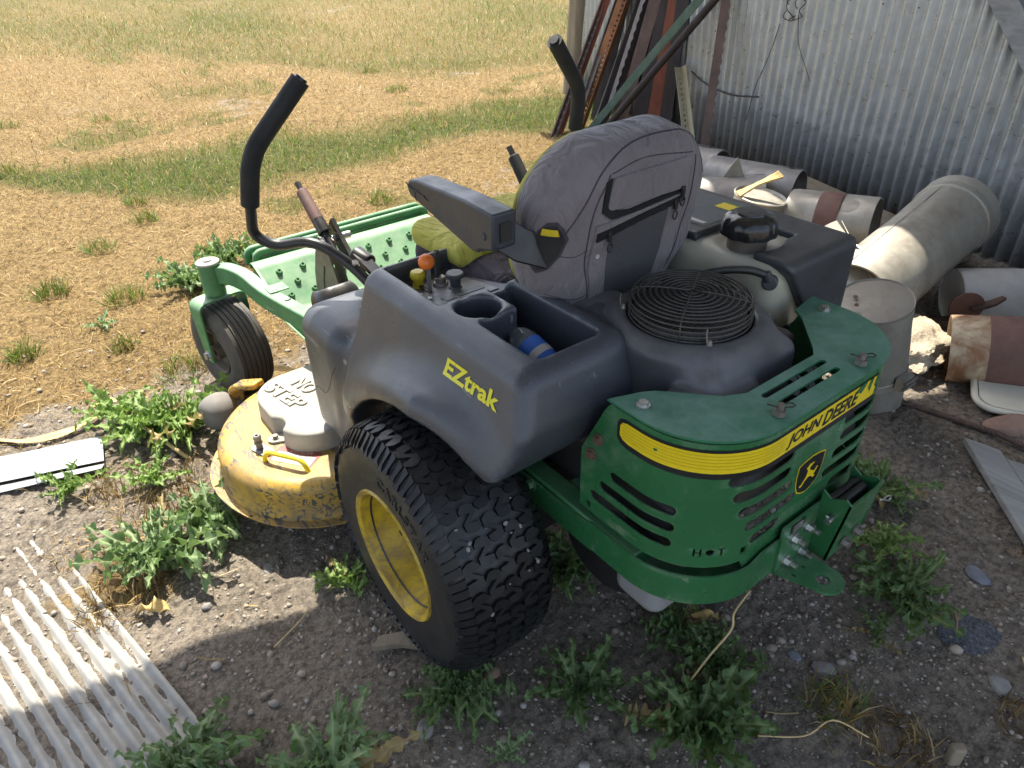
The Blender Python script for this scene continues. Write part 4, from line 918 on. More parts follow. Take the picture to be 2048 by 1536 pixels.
blob('tank_cover', f_cov, (.17, -.32, .58), (.49, .30, .83), .0055, M['tank_cover'], tk)
g = G(); g.cyl((.268, -.152, .745), (.268, -.152, .800), .0415, .040, 32); g.obj('filler_neck', M['grey_plate'], tk)
g = G(); g.rev([(1e-5, .846), (.030, .8455), (.0315, .8420), (.045, .839), (.0540, .831), (.0570, .818), (.0575, .800), (.052, .797)], (.268, -.152, 0), (0, 0, 1), 72)
g.V = [(.268+(v[0]-.268)*k, -.152+(v[1]+.152)*k, v[2]) for v in g.V for k in [1+.045*min(0, math.cos(10*math.atan2(v[1]+.152, v[0]-.268))-.2)*(math.hypot(v[0]-.268, v[1]+.152) > .035)]]
g.obj('fuel_cap', M['cap_plastic'], tk, 50)
def flab(poly, z, m, nm='warning_label'): sheet(nm, flat_bm(poly), lambda u, v: ((u, v, z), (0, 0, 1)), 0, M[m], tk)
flab([(.245, -.055), (.42, -.055), (.42, .14), (.245, .14)], .7912, 'label_grey'); flab([(.36, -.045), (.395, -.045), (.395, .01), (.36, .01)], .7920, 'decal_yellow'); flab([(.398, -.045), (.406, -.045), (.406, .01), (.398, .01)], .7920, 'green'); flab([(.255, -.045), (.268, -.045), (.268, .0), (.255, .0)], .7920, 'decal_white'); flab([(.255, .03), (.29, .03), (.29, .12), (.255, .12)], .7920, 'decal_white')
g = G(); g.tube(spline([(.196, -.262, .762), (.165, -.235, .775), (.125, -.195, .772), (.09, -.165, .755), (.06, -.14, .73)], 8), .0080, 12); g.obj('fuel_hose', M['rubber'], tk)
g = G(); g.cyl((.215, -.255, .745), (.192, -.268, .750), .016, .015, 20, .003); g.cyl((.196, -.262, .755), (.190, -.258, .768), .0105, n=14); g.obj('hose_grommet', M['black_plastic'], tk, 35)
g = G(); g.box((.30, -.18, .585), (.12, .10, .05)); g.box((.16, -.13, .60), (.008, .16, .06)); g.obj('tank_tray', M['dark'], tk, 30, .01)
g = G(); g.bolt((.168, -.292, .690), (-.5, -.8, .2), .009, .008); g.obj('tray_bolt', M['dull_steel'], tk, 30)

# ---------------------------------------------------------------- rear guard
gd = part('engine_guard', MW, (0, 0, 0), 'green slotted sheet metal guard around the engine with maker decal')
GW, GR, GY = .278, .145, -.532; GX = GW-GR
def gp(s, off=0.):
    a = abs(s); sg = 1 if s >= 0 else -1
    if a < GX: p = (s, GY); n = (0, -1)
    elif a < GX+GR*PI/2: t = (a-GX)/GR; p = (sg*(GX+GR*math.sin(t)), GY+GR*(1-math.cos(t))); n = (sg*math.sin(t), -math.cos(t))
    else: p = (sg*GW, GY+GR+(a-GX-GR*PI/2)); n = (sg, 0)
    return (p[0]+n[0]*off, p[1]+n[1]*off), n
def gmap(off): return lambda s, z: ((lambda q: ((q[0][0], q[0][1], z), (q[1][0], q[1][1], 0)))(gp(s, off)))
BEND = [x*sg for x in [GX+GR*PI/2*k/12 for k in range(13)] for sg in (-1, 1)]
outl = [(-.495, .442), (-.495, .575), (-.442, .685), (-.430, .7025), (.430, .7025), (.442, .685), (.495, .575), (.495, .442), (.165, .442), (.135, .372), (-.135, .372), (-.165, .442)]
H = []
for sg in (-1, 1):
    for s0, s1, z in ((.412, .297, .558), (.436, .297, .522), (.458, .299, .487)): H.append(capsule2((sg*s0, z), (sg*s1, z), .0105))
    for s0, s1, z in ((.203, .082, .628), (.190, .082, .593), (.176, .070, .557), (.158, .050, .521), (.140, .085, .484)): H.append(capsule2((sg*s0, z), (sg*s1, z), .0115))
    H.append([(sg*.478, .450), (sg*.466, .450), (sg*.466, .464), (sg*.478, .464)]); H.append([(sg*.168, .458), (sg*.156, .458), (sg*.156, .474), (sg*.168, .474)])
hx, hz = -.252, .468; H.append([(hx+a, hz+b) for a, b in ((0, 0), (.0035, 0), (.0035, .0065), (.0105, .0065), (.0105, 0), (.014, 0), (.014, .017), (.0105, .017), (.0105, .010), (.0035, .010), (.0035, .017), (0, .017))])
H.append(circ2((-.224, .4765), .0075, 14)); hx = -.211; H.append([(hx+a, hz+b) for a, b in ((.0045, 0), (.0085, 0), (.0085, .0135), (.013, .0135), (.013, .017), (0, .017), (0, .0135), (.0045, .0135))])
bm = flat_bm(outl, H); cuts(bm, BEND); sheet('guard_panel', bm, gmap(0), .003, M['green'], gd, 40)
def film(nm, poly, off, m, holes=(), tris=None, th=0):
    bm = flat_bm(poly, holes) if tris is None else flat_bm(None, tris=tris); cuts(bm, BEND+[x+.009 for x in BEND]); return sheet(nm, bm, gmap(off), th, M[m], gd, 40)
film('stripe_border', capsule2((-.392, .664), (-.36, .6625), .0275, 10)[:11] and [(.150, .693), (.150, .636), (-.390, .636), (-.404, .640), (-.412, .650), (-.412, .678), (-.406, .688), (-.396, .692)], .0007, 'decal_black')
film('yellow_stripe', [(.146, .690), (.146, .650), (-.385, .647), (-.398, .650), (-.405, .657), (-.405, .675), (-.400, .683), (-.390, .686)], .0013, 'decal_yellow')
pin = mat('stripe_shade', (.62, .44, .010), .35, var=.05)
for k in range(5): z = .6555+k*.0062; film('pin_stripe', [(-.400, z), (-.112, z+.0006), (-.112, z+.0022), (-.400, z+.0016)], .0018, 'decal_yellow').data.materials[0] = pin
P, T = text_tris('JOHN', .04, .25, .0012, (.092, .0285)); film('name_lettering', None, .0019, 'decal_black', (), ([Vector((p.x-.062, p.y+.6535, 0)) for p in P], T))
P, T = text_tris('DEERE', .04, .25, .0012, (.104, .0285)); film('name_lettering', None, .0019, 'decal_black', (), ([Vector((p.x+.041, p.y+.6545, 0)) for p in P], T))
film('scratched_patch', [(.098, .672), (.112, .690), (.106, .693), (.09, .690), (.08, .683)], .0021, 'green'); film('scratched_patch', [(.126, .664), (.131, .69), (.122, .691), (.118, .676)], .0021, 'green'); film('scratched_patch', [(.148, .690), (.143, .668), (.139, .672), (.141, .690)], .0021, 'green')
film('scratched_patch', [(-.335, .672), (-.328, .6725), (-.329, .668), (-.334, .667)], .0021, 'green')
# maker's shield with the leaping deer
cx, cz = -.010, .553
sh = lambda k: [(cx+u*k, cz+v*k) for u, v in ((-.034, .030), (-.020, .034), (0, .0365), (.020, .034), (.034, .030), (.0345, .008), (.031, -.012), (.024, -.026), (.012, -.033), (0, -.036), (-.012, -.033), (-.024, -.026), (-.031, -.012), (-.0345, .008))]
film('shield_border', sh(1.14), .0008, 'decal_yellow'); film('shield_field', sh(1.07), .0013, 'decal_black')
deer = [(-.026, -.014), (-.023, -.019), (-.017, -.018), (-.010, -.009), (-.002, -.004), (.006, -.006), (.014, -.013), (.021, -.012), (.014, -.006), (.019, .000), (.024, .008), (.020, .010), (.013, .003), (.007, .007), (.000, .010), (-.003, .017), (.003, .022), (.009, .024), (.004, .027), (-.002, .025), (-.006, .029), (-.008, .024), (-.014, .021), (-.013, .018), (-.009, .017), (-.008, .009), (-.010, .000), (-.018, -.010), (-.021, -.014)]
film('deer_emblem', [(cx+u*.98, cz+v*.98-.001) for u, v in deer], .0018, 'decal_yellow')
# top plate
arc = [gp(s, .003)[0] for s in [-.435+.87*k/60 for k in range(61)]]
tp = arc+[(.205, -.325), (.186, -.352), (.104, -.430), (.085, -.443), (-.098, -.443), (-.135, -.424), (-.205, -.345), (-.225, -.333)]
hl = [capsule2((-.083, -.466), (.078, -.466), .0058, 6), capsule2((-.078, -.494), (.074, -.494), .0058, 6)]
sheet('top_plate', flat_bm(tp, hl), lambda u, v: ((u, v, .7115), (0, 0, 1)), .004, M['green_top'], gd, 30)
for p in ((-.251, -.362), (.245, -.362)): g = G(); g.bolt((p[0], p[1], .7115), (0, 0, 1), .0085, .0065); g.obj('bolt', M['steel'], gd, 30)
for p in ((-.112, -.512), (.115, -.512)):
    g = G(); g.bolt((p[0], p[1], .7115), (0, 0, 1), .0105, .010, False, .012); b = g.obj('latch_bolt', M['dull_steel'], gd, 30)
    g = G(); g.tube([(p[0]-.018, p[1]+.012, .735), (p[0]-.004, p[1]+.001, .7285), (p[0]+.012, p[1]-.012, .7285), (p[0]+.022, p[1]-.012, .727), (p[0]+.024, p[1]-.004, .727), (p[0]+.014, p[1]+.0, .728), (p[0]+.002, p[1]+.003, .729)], .0013, 6); g.obj('hairpin', M['wire'], gd, True)
for s_, z in ((-.452, .618), (-.467, .578)): p, n = gp(s_, .0005); g = G(); g.bolt((p[0], p[1], z), (n[0], n[1], 0), .0085, .007); g.obj('bolt', M['rusty_bolt'], gd, 30)
# lower rear frame with a shelf
bp = part('bumper_frame')
bm = flat_bm([(-.52, .362), (-.52, .412), (-.45, .428), (-.15, .428), (-.12, .440), (.12, .440), (.15, .428), (.45, .428), (.52, .412), (.52, .362)]); cuts(bm, BEND); sheet('frame_skirt', bm, gmap(.010), .004, M['green'], bp, 40)
ou = [gp(s, .008)[0] for s in [-.50+1.0*k/60 for k in range(61)]]; inn = [gp(s, -.045)[0] for s in [.50-1.0*k/60 for k in range(61)]]
sheet('frame_shelf', flat_bm(ou+inn), lambda u, v: ((u, v, .392), (0, 0, 1)), .004, M['green'], bp, 30)
for s_ in (-1, 1): g = G(); g.rect([(s_*.286, -.30, .388), (s_*.292, -.14, .396), (s_*.30, .02, .40)], .006, .055); g.bolt((s_*.295, -.13, .415), (s_, 0, 0), .011, .010); g.obj('rail', M['green'], bp, 30)
# hitch bracket, tongue and receiver
ht = part('hitch')
sheet('bracket_plate', flat_bm(rrect(-.072, .358, .060, .470, .006)), lambda u, v: ((u, -.5465, v), (0, -1, 0)), .005, M['green'], ht, 30)
sheet('hitch_tongue', flat_bm([(-.072, -.543), (.014, -.543)]+[(-.016+.033*math.cos(a), -.612+.033*math.sin(a)) for a in [.25-k*(PI+.3)/12 for k in range(13)]], [circ2((-.020, -.610), .0125, 18), circ2((-.052, -.573), .0042, 10), circ2((-.022, -.572), .0042, 10)]), lambda u, v: ((u, v, .365), (0, 0, 1)), .006, M['green'], ht, 30)
for x, z in ((-.030, .424), (.010, .428), (-.042, .377), (.006, .370)): g = G(); g.bolt((x, -.5465, z), (0, -1, 0), .0095, .009, True, .014); g.obj('bolt', M['steel'], ht, 25)
sheet('instruction_plate', flat_bm([(-.050, .440), (-.008, .440), (-.008, .466), (-.050, .466)]), lambda u, v: ((u, -.5472, v), (0, -1, 0)), 0, M['decal_black'], ht)
for k in range(3): sheet('instruction_print', flat_bm([(-.044, .446+k*.006), (-.014, .446+k*.006), (-.014, .4475+k*.006), (-.044, .4475+k*.006)]), lambda u, v: ((u, -.5477, v), (0, -1, 0)), 0, M['decal_white'], ht)
rc = part('receiver', ht)
sheet('receiver_plate', flat_bm([(.034, .352), (.135, .352), (.135, .505), (.112, .495), (.034, .497)]), lambda u, v: ((u, -.600+(.50-v)*.12, v), (0, -1, .0)), .004, M['green'], rc, 30)
for x in (.034, .131): sheet('receiver_cheek', flat_bm([(-.545, .352), (-.584, .352), (-.600, .497), (-.588, .505), (-.562, .490), (-.545, .500)]), lambda u, v, x=x: ((x, u, v), (-1, 0, 0)), .004, M['green'], rc, 30)
g = G(); g.cyl((.036, -.575, .484), (.118, -.575, .484), .0085, n=16, ch=.001); g.cyl((.036, -.557, .478), (.13, -.557, .478), .0085, n=16); g.obj('hitch_pin', M['black_metal'], rc)
def hairpin(p, sx=1): 
    g = G(); g.tube([(p[0]-.016, p[1]-.004, p[2]+.010), (p[0]-.004, p[1]-.006, p[2]+.001), (p[0]+.008, p[1]-.006, p[2]+.004), (p[0]+.020, p[1]-.008, p[2]-.001), (p[0]+.024, p[1]-.008, p[2]-.008), (p[0]+.016, p[1]-.008, p[2]-.010), (p[0]+.002, p[1]-.006, p[2]-.002), (p[0]-.012, p[1]-.004, p[2]+.004)], .0014, 6); return g.obj('hairpin', M['steel'], ht, True)
hairpin((.030, -.566, .458)); g = G(); g.cyl((.034, -.574, .455), (.016, -.574, .455), .006, n=12); g.obj('clevis_pin', M['steel'], ht)
hairpin((.128, -.606, .470))
for x, z in ((.070, .385), (.108, .392)): g = G(); g.bolt((x, -.590, z), (0, -1, 0), .009, .010); g.obj('bolt', M['dull_steel'], ht, 30)

# ---------------------------------------------------------------- mower deck
dk = part('mower_deck', MW, (0, 0, 0), 'scratched yellow mower deck with belt cover')
SP = [(-.430, .622), (0, .700), (.430, .622)]
def plan(P, r):
    d = 9.
    for i, (a, b) in enumerate(SP): q = np.sqrt((P[0]-a)**2+(P[1]-b)**2)-r; d = q if i == 0 else smin(d, q, .07)
    return d
def f_deck(P):
    z = P[2]; fl = .016*np.clip((.165-z)/.06, 0, 1)**2; d = plan(P, .286+fl+0*z); w = np.abs(z-.05)-.165; r = .034
    d = np.minimum(np.maximum(d+r, w+r), 0)+np.sqrt(np.maximum(d+r, 0)**2+np.maximum(w+r, 0)**2)-r; d = smax(d, .108-z, .004)
    return smax(d, -np.maximum(plan(P, .265), z-.20), .01)
blob('deck_shell', f_deck, (-.76, .30, .09), (.76, 1.03, .235), .0080, M['deck'], dk)
lipo = []
for k in range(41): a = R(62)+R(236)*k/40; lipo.append((SP[0][0]+.318*math.cos(a)*(1+.02*math.sin(3*a)), SP[0][1]+.318*math.sin(a)))
lipi = [(SP[0][0]+.285*math.cos(R(62)+R(236)*k/40), SP[0][1]+.285*math.sin(R(62)+R(236)*k/40)) for k in range(40, -1, -1)]
sheet('deck_lip', flat_bm(lipo+lipi, [circ2((SP[0][0]+.306*math.cos(R(a)), SP[0][1]+.306*math.sin(R(a))), .005, 10) for a in (150, 205, 250)]), lambda u, v: ((u, v, .112), (0, 0, 1)), .004, M['deck'], dk, 30)
def f_cover(P):
    x, y, z = P; d = sbox((x, y, 0*z), (-.390, .657, 0), (.174, .174, 1), .105)
    d = smax(d, -(np.sqrt((x+.572)**2+(y-.606)**2)-.030), .012); w = np.abs(z-.225)-.045; r = .008; dd = d+.06*np.clip(z-.22, 0, 1)
    return np.minimum(np.maximum(dd+r, w+r), 0)+np.sqrt(np.maximum(dd+r, 0)**2+np.maximum(w+r, 0)**2)-r
bc = blob('belt_cover', f_cover, (-.59, .46, .175), (-.20, .85, .28), .0048, M['belt_cover'], dk)
for txt, cx, cy, wd in (('NO', -.452, .716, .078), ('STEP', -.515, .705, .158)):
    P, T = text_tris(txt, .06, 0, .0015, (wd, .048)); dx, dy = Vector((.060, -.165)).normalized(), None; ux = Vector((.19, -.98)).normalized(); uy = Vector((.98, .19)).normalized()
    sheet('raised_lettering', flat_bm(None, tris=(P, T)), lambda u, v, cx=cx, cy=cy: ((cx+ux.x*u+uy.x*v, cy+ux.y*u+uy.y*v, .2745), (0, 0, 1)), .005, M['belt_cover'], bc, 30)
g = G(); g.cyl((.0, .70, .20), (0, .70, .27), .11, .10, 36, .01); g.cyl((.43, .62, .20), (.43, .62, .27), .16, .15, 36, .01); g.obj('pulley_cover', M['belt_cover'], dk, 35)
hp = fillet([(-.629, .548, .205), (-.622, .540, .246), (-.563, .447, .246), (-.556, .433, .205)], .026, 6); g = G(); g.tube(hp, .0062, 12); g.obj('deck_handle', M['decal_yellow'], dk, 40)
g = G(); z = .2155; g.cyl((-.619, .600, z), (-.619, .600, z+.020), .009, n=6); g.rev([(.011, .02), (.011, .026), (.008, .028), (.008, .033), (.0105, .035), (.0105, .041), (.007, .045), (.0045, .045), (.0045, .03)], (-.619, .600, z), (0, 0, 1), 18); g.obj('wash_port', M['dull_steel'], dk, 40)
sheet('wash_port_plate', flat_bm(capsule2((-.621, .606), (-.610, .572), .017, 8)), lambda u, v: ((u, v, .2195), (0, 0, 1)), .004, M['fins'], dk, 30); g = G(); g.bolt((-.611, .574, .2195), (0, 0, 1), .006, .006); g.obj('bolt', M['steel'], dk, 30)
sheet('cover_foot', flat_bm(capsule2((-.574, .612), (-.545, .600), .018, 8)), lambda u, v: ((u, v, .2215), (0, 0, 1)), .006, M['belt_cover'], dk, 30); g = G(); g.bolt((-.571, .611, .2215), (0, 0, 1), .0075, .008); g.obj('bolt', M['dull_steel'], dk, 30)
def dl(poly, z, m, nm='danger_decal'): 
    c = Vector((-.559, .512)); ax = Vector((.58, -.81)); ay = Vector((.81, .58)); return sheet(nm, flat_bm(poly), lambda u, v: ((c.x+ax.x*u+ay.x*v, c.y+ax.y*u+ay.y*v, z), (0, 0, 1)), 0, M[m], dk)
dl(rrect(-.062, -.030, .062, .030, .006), .2158, 'decal_red'); dl(rrect(-.055, -.030, .055, .008, .003), .2163, 'decal_white')
P, T = text_tris('DANGER', .016); c_ = Vector((-.559, .512)); sheet('danger_lettering', flat_bm(None, tris=([Vector((p.x+.008, p.y+.014, 0)) for p in P], T)), lambda u, v: ((c_.x+.58*u+.81*v, c_.y-.81*u+.58*v, .2163), (0, 0, 1)), 0, M['decal_white'], dk)
P, T = text_tris('48', .02); 0 and sheet('deck_size_lettering', flat_bm(None, tris=(P, T)), lambda u, v: ((-.655+.3*u+.9*v, .68-.95*u+.3*v, .2163), (0, 0, 1)), 0, M['fins'], dk)
# anti-scalp roller and its bracket
g = G(); g.rev([(1e-5, -.050), (.030, -.050), (.046, -.040), (.055, -.018), (.057, 0), (.055, .018), (.046, .040), (.030, .050), (1e-5, .050)], (-.612, 1.035, .095), (.97, .22, 0), 28); g.obj('gauge_wheel', mat('grey_hard_rubber', (.17, .165, .155), .8, var=.2, vs=20, dust=.3), dk, True)
g = G(); g.rect(fillet([(-.548, 1.05, .10), (-.548, 1.03, .165), (-.50, .93, .20)], .03, 5), .045, .02); g.obj('wheel_bracket', M['deck'], dk, 40, .006)
g = G(); g.box((.62, .66, .16), (.14, .2, .006), Matrix.Rotation(R(18), 3, 'Y')); g.obj('discharge_chute', M['black_plastic'], dk, 30)
for s_ in (-1, 1): g = G(); g.rect([(s_*.26, .42, .36), (s_*.30, .62, .25)], .02, .04); g.obj('lift_link', M['dull_steel'], dk, 30)
g = G(); g.rev([(1e-5, .06), (.05, .06), (.07, .04), (.075, 0)], (-.36, .40, .225), (0, 0, 1), 28); g.obj('spindle_housing', M['fins'], dk, 40)
# ================================================================ scrap along the wall
def bar_between(p0, p1, up_ext): p0 = Vector(p0); p1 = Vector(p1); d = p1-p0; return p0, p0+d*up_ext
def tpost(name, label, p0, p1, m, w=.052, group='iron bars leaning on the wall'):      # studded T-post
    p0, p1 = Vector(p0), Vector(p1); e = empty(name, p0, label, 'post', group); d = (p1-p0); L = d.length; d.normalize(); x, y, _ = frame_from(d); g = G()
    r = Matrix((x, y, d)).transposed(); g.box(d*L/2, (w/2, .003, L/2), r); g.box(d*L/2+y*.016, (.003, .016, L/2), r); g.obj('bar', m, e, 30)
    g = G(); n = int(L/.060)
    for k in range(n): c = d*(.03+k*.060)-y*.006; g.box(c, (.017, .010, .008), r)
    tag(g.obj('studs', M['iron_grey'], e, 30), kind='stuff'); return e
def anglebar(name, label, p0, p1, m, w=.04, holes=0, serr=0, turn=0., round_=0, group='iron bars leaning on the wall'):
    p0, p1 = Vector(p0), Vector(p1); e = empty(name, p0, label, 'iron bar', group); d = p1-p0; L = d.length; d.normalize(); x, y, _ = frame_from(d); q = Matrix.Rotation(turn, 3, d); x = q @ x; y = q @ y
    if round_: g = G(); g.cyl((0, 0, 0), d*L, w/2, n=18); g.obj('bar', m, e, 30); return e
    o1 = [(0, 0), (L, 0), (L, w), (0, w)]; H = []
    if serr:
        n = int(L/.030); o1 = [(0, 0), (L, 0)]+[(L-L*k/n*1., w+(.007 if k % 2 else -.003)) for k in range(n+1)]
    if holes: H = [circ2((.03+k*.034, w*.42), .0080, 8) for k in range(int((L-.05)/.034))]
    sheet('flange', flat_bm(o1, H), lambda u, v: (d*u+x*v, y), .004, m, e, 30)
    sheet('flange', flat_bm([(0, 0), (L, 0), (L, w*.8), (0, w*.8)]), lambda u, v: (d*u+y*v, x), .004, m, e, 30)
    return e
# (foot on the ground, a point higher up on it); all lean towards the wall
def lean(p0, p1, L=2.15): p0 = Vector(p0); p1 = Vector(p1); d = (p1-p0).normalized(); p0.z = gz(p0.x, p0.y)-.02; d = (p1-p0).normalized(); return p0, p0+d*L
tpost('studded_post', 'studded brown fence post leaning against the wooden corner post', *lean((2.443, 3.04, 0), (3.03, 3.24, .70)), M['iron_brown'])
anglebar('iron_bar', 'red painted thin bar between the two studded posts', *lean((2.53, 3.05, 0), (3.07, 3.21, .71)), M['iron_red'], .045, turn=.6)
tpost('studded_post', 'pale studded fence post, second from the wooden corner post', *lean((2.60, 3.02, 0), (3.08, 3.14, .72)), M['iron_grey'])
anglebar('iron_bar', 'rust orange iron angle with a row of round holes', *lean((2.72, 3.03, 0), (3.09, 3.02, .75)), M['iron_orange'], .085, holes=1, turn=.5)
anglebar('iron_bar', 'black iron bar beside the perforated rust orange angle', *lean((2.80, 3.00, 0), (3.12, 2.96, .77)), M['iron_dark'], .085, turn=.9)
anglebar('iron_bar', 'thin bar with a pale serrated edge among the dark bars', *lean((2.76, 2.90, 0), (3.07, 2.90, .72)), M['iron_grey'], .026, serr=1, turn=.3)
anglebar('iron_bar', 'brown flat iron bar in the middle of the leaning bundle', *lean((2.86, 2.86, 0), (3.10, 2.82, .80)), M['iron_brown'], .085, turn=.4)
anglebar('iron_bar', 'dark wide iron channel right of the brown flat bar', *lean((2.92, 2.76, 0), (3.10, 2.71, .80)), M['iron_dark'], .125, turn=.3)
anglebar('iron_bar', 'bright rust red iron channel beside the dark wide channel', *lean((2.94, 2.62, 0), (3.08, 2.62, .82)), M['iron_red'], .085, turn=.45)
anglebar('iron_bar', 'dark brown iron bar at the right edge of the upright bundle', *lean((2.97, 2.52, 0), (3.08, 2.55, .82)), M['iron_dark'], .09, turn=.2)
anglebar('iron_bar', 'cream painted angle with holes standing behind the green bar', *lean((2.88, 2.12, 0), (3.05, 2.50, .70), .58), M['iron_cream'], .055, holes=1, turn=.2)
anglebar('iron_bar', 'pale green painted bar leaning diagonally across the wall', *lean((2.74, 2.95, 0), (2.93, 2.21, .882)), M['iron_green'], .060, turn=.4)
anglebar('iron_bar', 'black round tube leaning just below the green bar', *lean((2.70, 2.85, 0), (2.905, 2.105, .89)), M['iron_dark'], .048, round_=1)
anglebar('iron_bar', 'brown serrated iron bar, rightmost of the leaning bars', *lean((2.56, 1.82, 0), (2.88, 2.03, .90)), M['iron_brown'], .048, serr=1, turn=.55)

anglebar('iron_bar', 'black bar at the back of the bundle beside the wooden corner post', *lean((2.95, 3.20, 0), (3.22, 3.22, .80)), M['iron_dark'], .09, turn=.3)
anglebar('iron_bar', 'dark rusty bar at the back of the bundle behind the perforated angle', *lean((3.00, 3.02, 0), (3.20, 3.02, .80)), M['iron_brown'], .10, turn=.35)
anglebar('iron_bar', 'black wide bar at the back of the bundle behind the brown flat bar', *lean((3.04, 2.84, 0), (3.17, 2.84, .82)), M['iron_dark'], .12, turn=.35)

def pipe_thing(name, label, p0, p1, r, m, th=.006, band=None, collar=0, cap=None, cat='pipe', group='scrap pipes along the wall'):
    p0, p1 = Vector(p0), Vector(p1); e = empty(name, p0, label, cat, group); d = p1-p0; L = d.length; u = d.normalized()
    g = G(); pr = [(r, 0)]+[(r, L*k/14) for k in range(1, 14)]+[(r, L), (r-th, L), (r-th, 0)]; g.rev(pr, (0, 0, 0), d, 56, True)
    rs_ = random.Random(name); dents = [(Vector((rs_.gauss(0, 1), rs_.gauss(0, 1), rs_.gauss(0, 1)+.6)), rs_.random()*L, .006+.012*rs_.random(), .03+.05*rs_.random()) for _ in range(5)]; W_ = []
    for v in g.V:                                # dents and a slightly oval section
        v = Vector(v); t = v.dot(u); q = v-u*t; s_ = 0
        for dn, td, dep, wd in dents:
            dn = (dn-u*dn.dot(u)).normalized(); s_ += dep*math.exp(-((t-td)**2+(q-dn*r).length_squared)/(wd*wd))
        W_.append(v-q.normalized()*s_ if q.length > 1e-4 else v)
    g.V = W_; g.obj('pipe_wall', m, e, 40)
    g = G(); sx_, sy_, _ = frame_from(d); sd = (sx_*.3+sy_*.95).normalized()*(r+.0003); g.tube([sd+u*.01, sd+u*L*.5, sd+u*(L-.01)], .0016, 6); g.obj('weld_seam', m, e, True)
    if collar: g = G(); g.rev([(r+.002, L-.09), (r+.008, L-.085), (r+.008, L-.055), (r+.004, L-.05), (r+.007, L-.012), (r+.009, L), (r-.002, L), (r-.002, L-.09)], (0, 0, 0), d, 48, True); g.obj('collar', m, e, 40)
    if cap: 
        for t in cap: g = G(); g.rev([(1e-5, 0), (r-.012, .0006), (r-.006, -.001), (r-.003, .004), (r-.003, -.004)], u*(L*t+(.0 if t else -.0)), d, 48); g.obj('end_cap', m, e, 30)
    if band: 
        for a, b, bmt in band: g = G(); g.rev([(r+.0015, a*L), (r+.0022, a*L+.003), (r+.0022, b*L-.003), (r+.0015, b*L)], (0, 0, 0), d, 48); g.obj('band', bmt, e, 40)
    return e
pipe_thing('large_pipe', 'long thick grey pipe with a collared end leaning on the wall', (1.42, .135, .150), (2.16, .165, .295), .150, M['galv_pipe'], collar=1)
e = pipe_thing('standing_pipe', 'short capped pipe section standing behind the green guard', (1.118, -.125, -.01), (1.005, -.118, .385), .108, M['galv_stand'], cap=(1,))
g = G(); u = (Vector((1.005, -.118, .385))-Vector((1.118, -.125, -.01))).normalized(); g.rev([(.1095, .13), (.112, .132), (.112, .158), (.1095, .16)], (0, 0, 0), u, 48); g.box(Vector((-.055, -.118, .15)), (.030, .012, .020)); g.obj('clamp_band', M['galv_pipe'], e, 30)
for z in (.142, .160): g = G(); g.cyl((-.09, -.136, z), (-.02, -.136, z), .0045, n=10); g.obj('clamp_bolt', M['dull_steel'], e)
for k, (a, b) in enumerate(((-.02, .05), (-.065, .02))): 
    c = Vector((-.113, .007, .395)); g = G(); g.cyl(c+Vector((a-.0, b, .0)), c+Vector((a, b, .006)), .007, .005, 10); g.obj('rusty_rivet', M['rusty_bolt'], e)
pipe_thing('banded_pipe', 'galvanised pipe with brown band and open end facing right', (1.885, .735, .19), (1.985, .395, .215), .118, M['galv_pipe'], band=[(.36, .62, M['rust_band'])], collar=0)
e = pipe_thing('cut_elbow', 'bright mitre cut pipe elbow between the fuel tank and banded pipe', (1.50, .10, .10), (1.62, .37, .275), .115, M['galv_warm'])
o = [c for c in e.children if c.name.startswith('pipe_wall')][0]
pn = Vector((.80, -.45, .40)).normalized(); pc = Vector((.075, .13, .10)); bm = bmesh.new(); bm.from_mesh(o.data)          # mitre cut
bmesh.ops.bisect_plane(bm, geom=bm.verts[:]+bm.edges[:]+bm.faces[:], plane_co=pc, plane_no=pn, clear_outer=True); bm.to_mesh(o.data); bm.free()
px_ = Vector((0, 0, 1)).cross(pn).normalized(); py_ = pn.cross(px_)
sheet('cut_plate', flat_bm([(.165*math.cos(2*PI*k/30), .125*math.sin(2*PI*k/30)) for k in range(30)]), lambda u, v: (pc+px_*u+py_*v+pn*.002, pn), .003, M['galv_warm'], e, 30)
e = pipe_thing('capped_drum', 'round capped pipe end with a dry corn stalk lying on it', (1.73, .85, .0), (1.755, .815, .285), .112, M['galv_pipe'], cap=(1,))
g = G(); g.rev([(.110, .283), (.116, .288), (.117, .296), (.112, .299), (.109, .292)], (0, 0, 0), Vector((.025, -.035, .285)), 48); g.obj('rim_bead', M['galv_pipe'], e, 40)
e = empty('corn_stalk', (1.66, .86, .32), 'dry yellow corn stalk lying across the capped drum', 'corn stalk'); g = G()
for k in range(5): g.tube(spline([(-.02+.006*k, .01*k-.02, -.01), (.06+.004*k, -.05+.004*k, .03), (.14, -.11+.006*k, .062+.004*k)], 6), [.007-.0008*(i % 3) for i in range(13)], 8)
g.obj('stalk', M['husk'], e, 40)
pipe_thing('pale_pipe', 'pale sunlit pipe end just behind the fuel tank cover', (1.52, .98, .10), (1.70, 1.18, .14), .125, M['galv_warm'], cap=(0, 1))
e = pipe_thing('square_cut_pipe', 'grey duct piece with a pointed cut end near the wall', (1.96, 1.30, .10), (2.15, 1.05, .13), .115, M['galv_dark'])
sheet('pointed_plate', flat_bm([(-.16, -.12), (.15, -.12), (.02, .15)]), lambda u, v: ((.10+u*.8, -.10+u*-.6, .07+v), (-.6, -.8, 0)), .003, M['galv_warm'], e, 30)
pipe_thing('dark_pipe', 'dark open pipe lying against the foot of the wall', (2.22, 1.45, .125), (2.33, .98, .130), .118, M['galv_dark'])
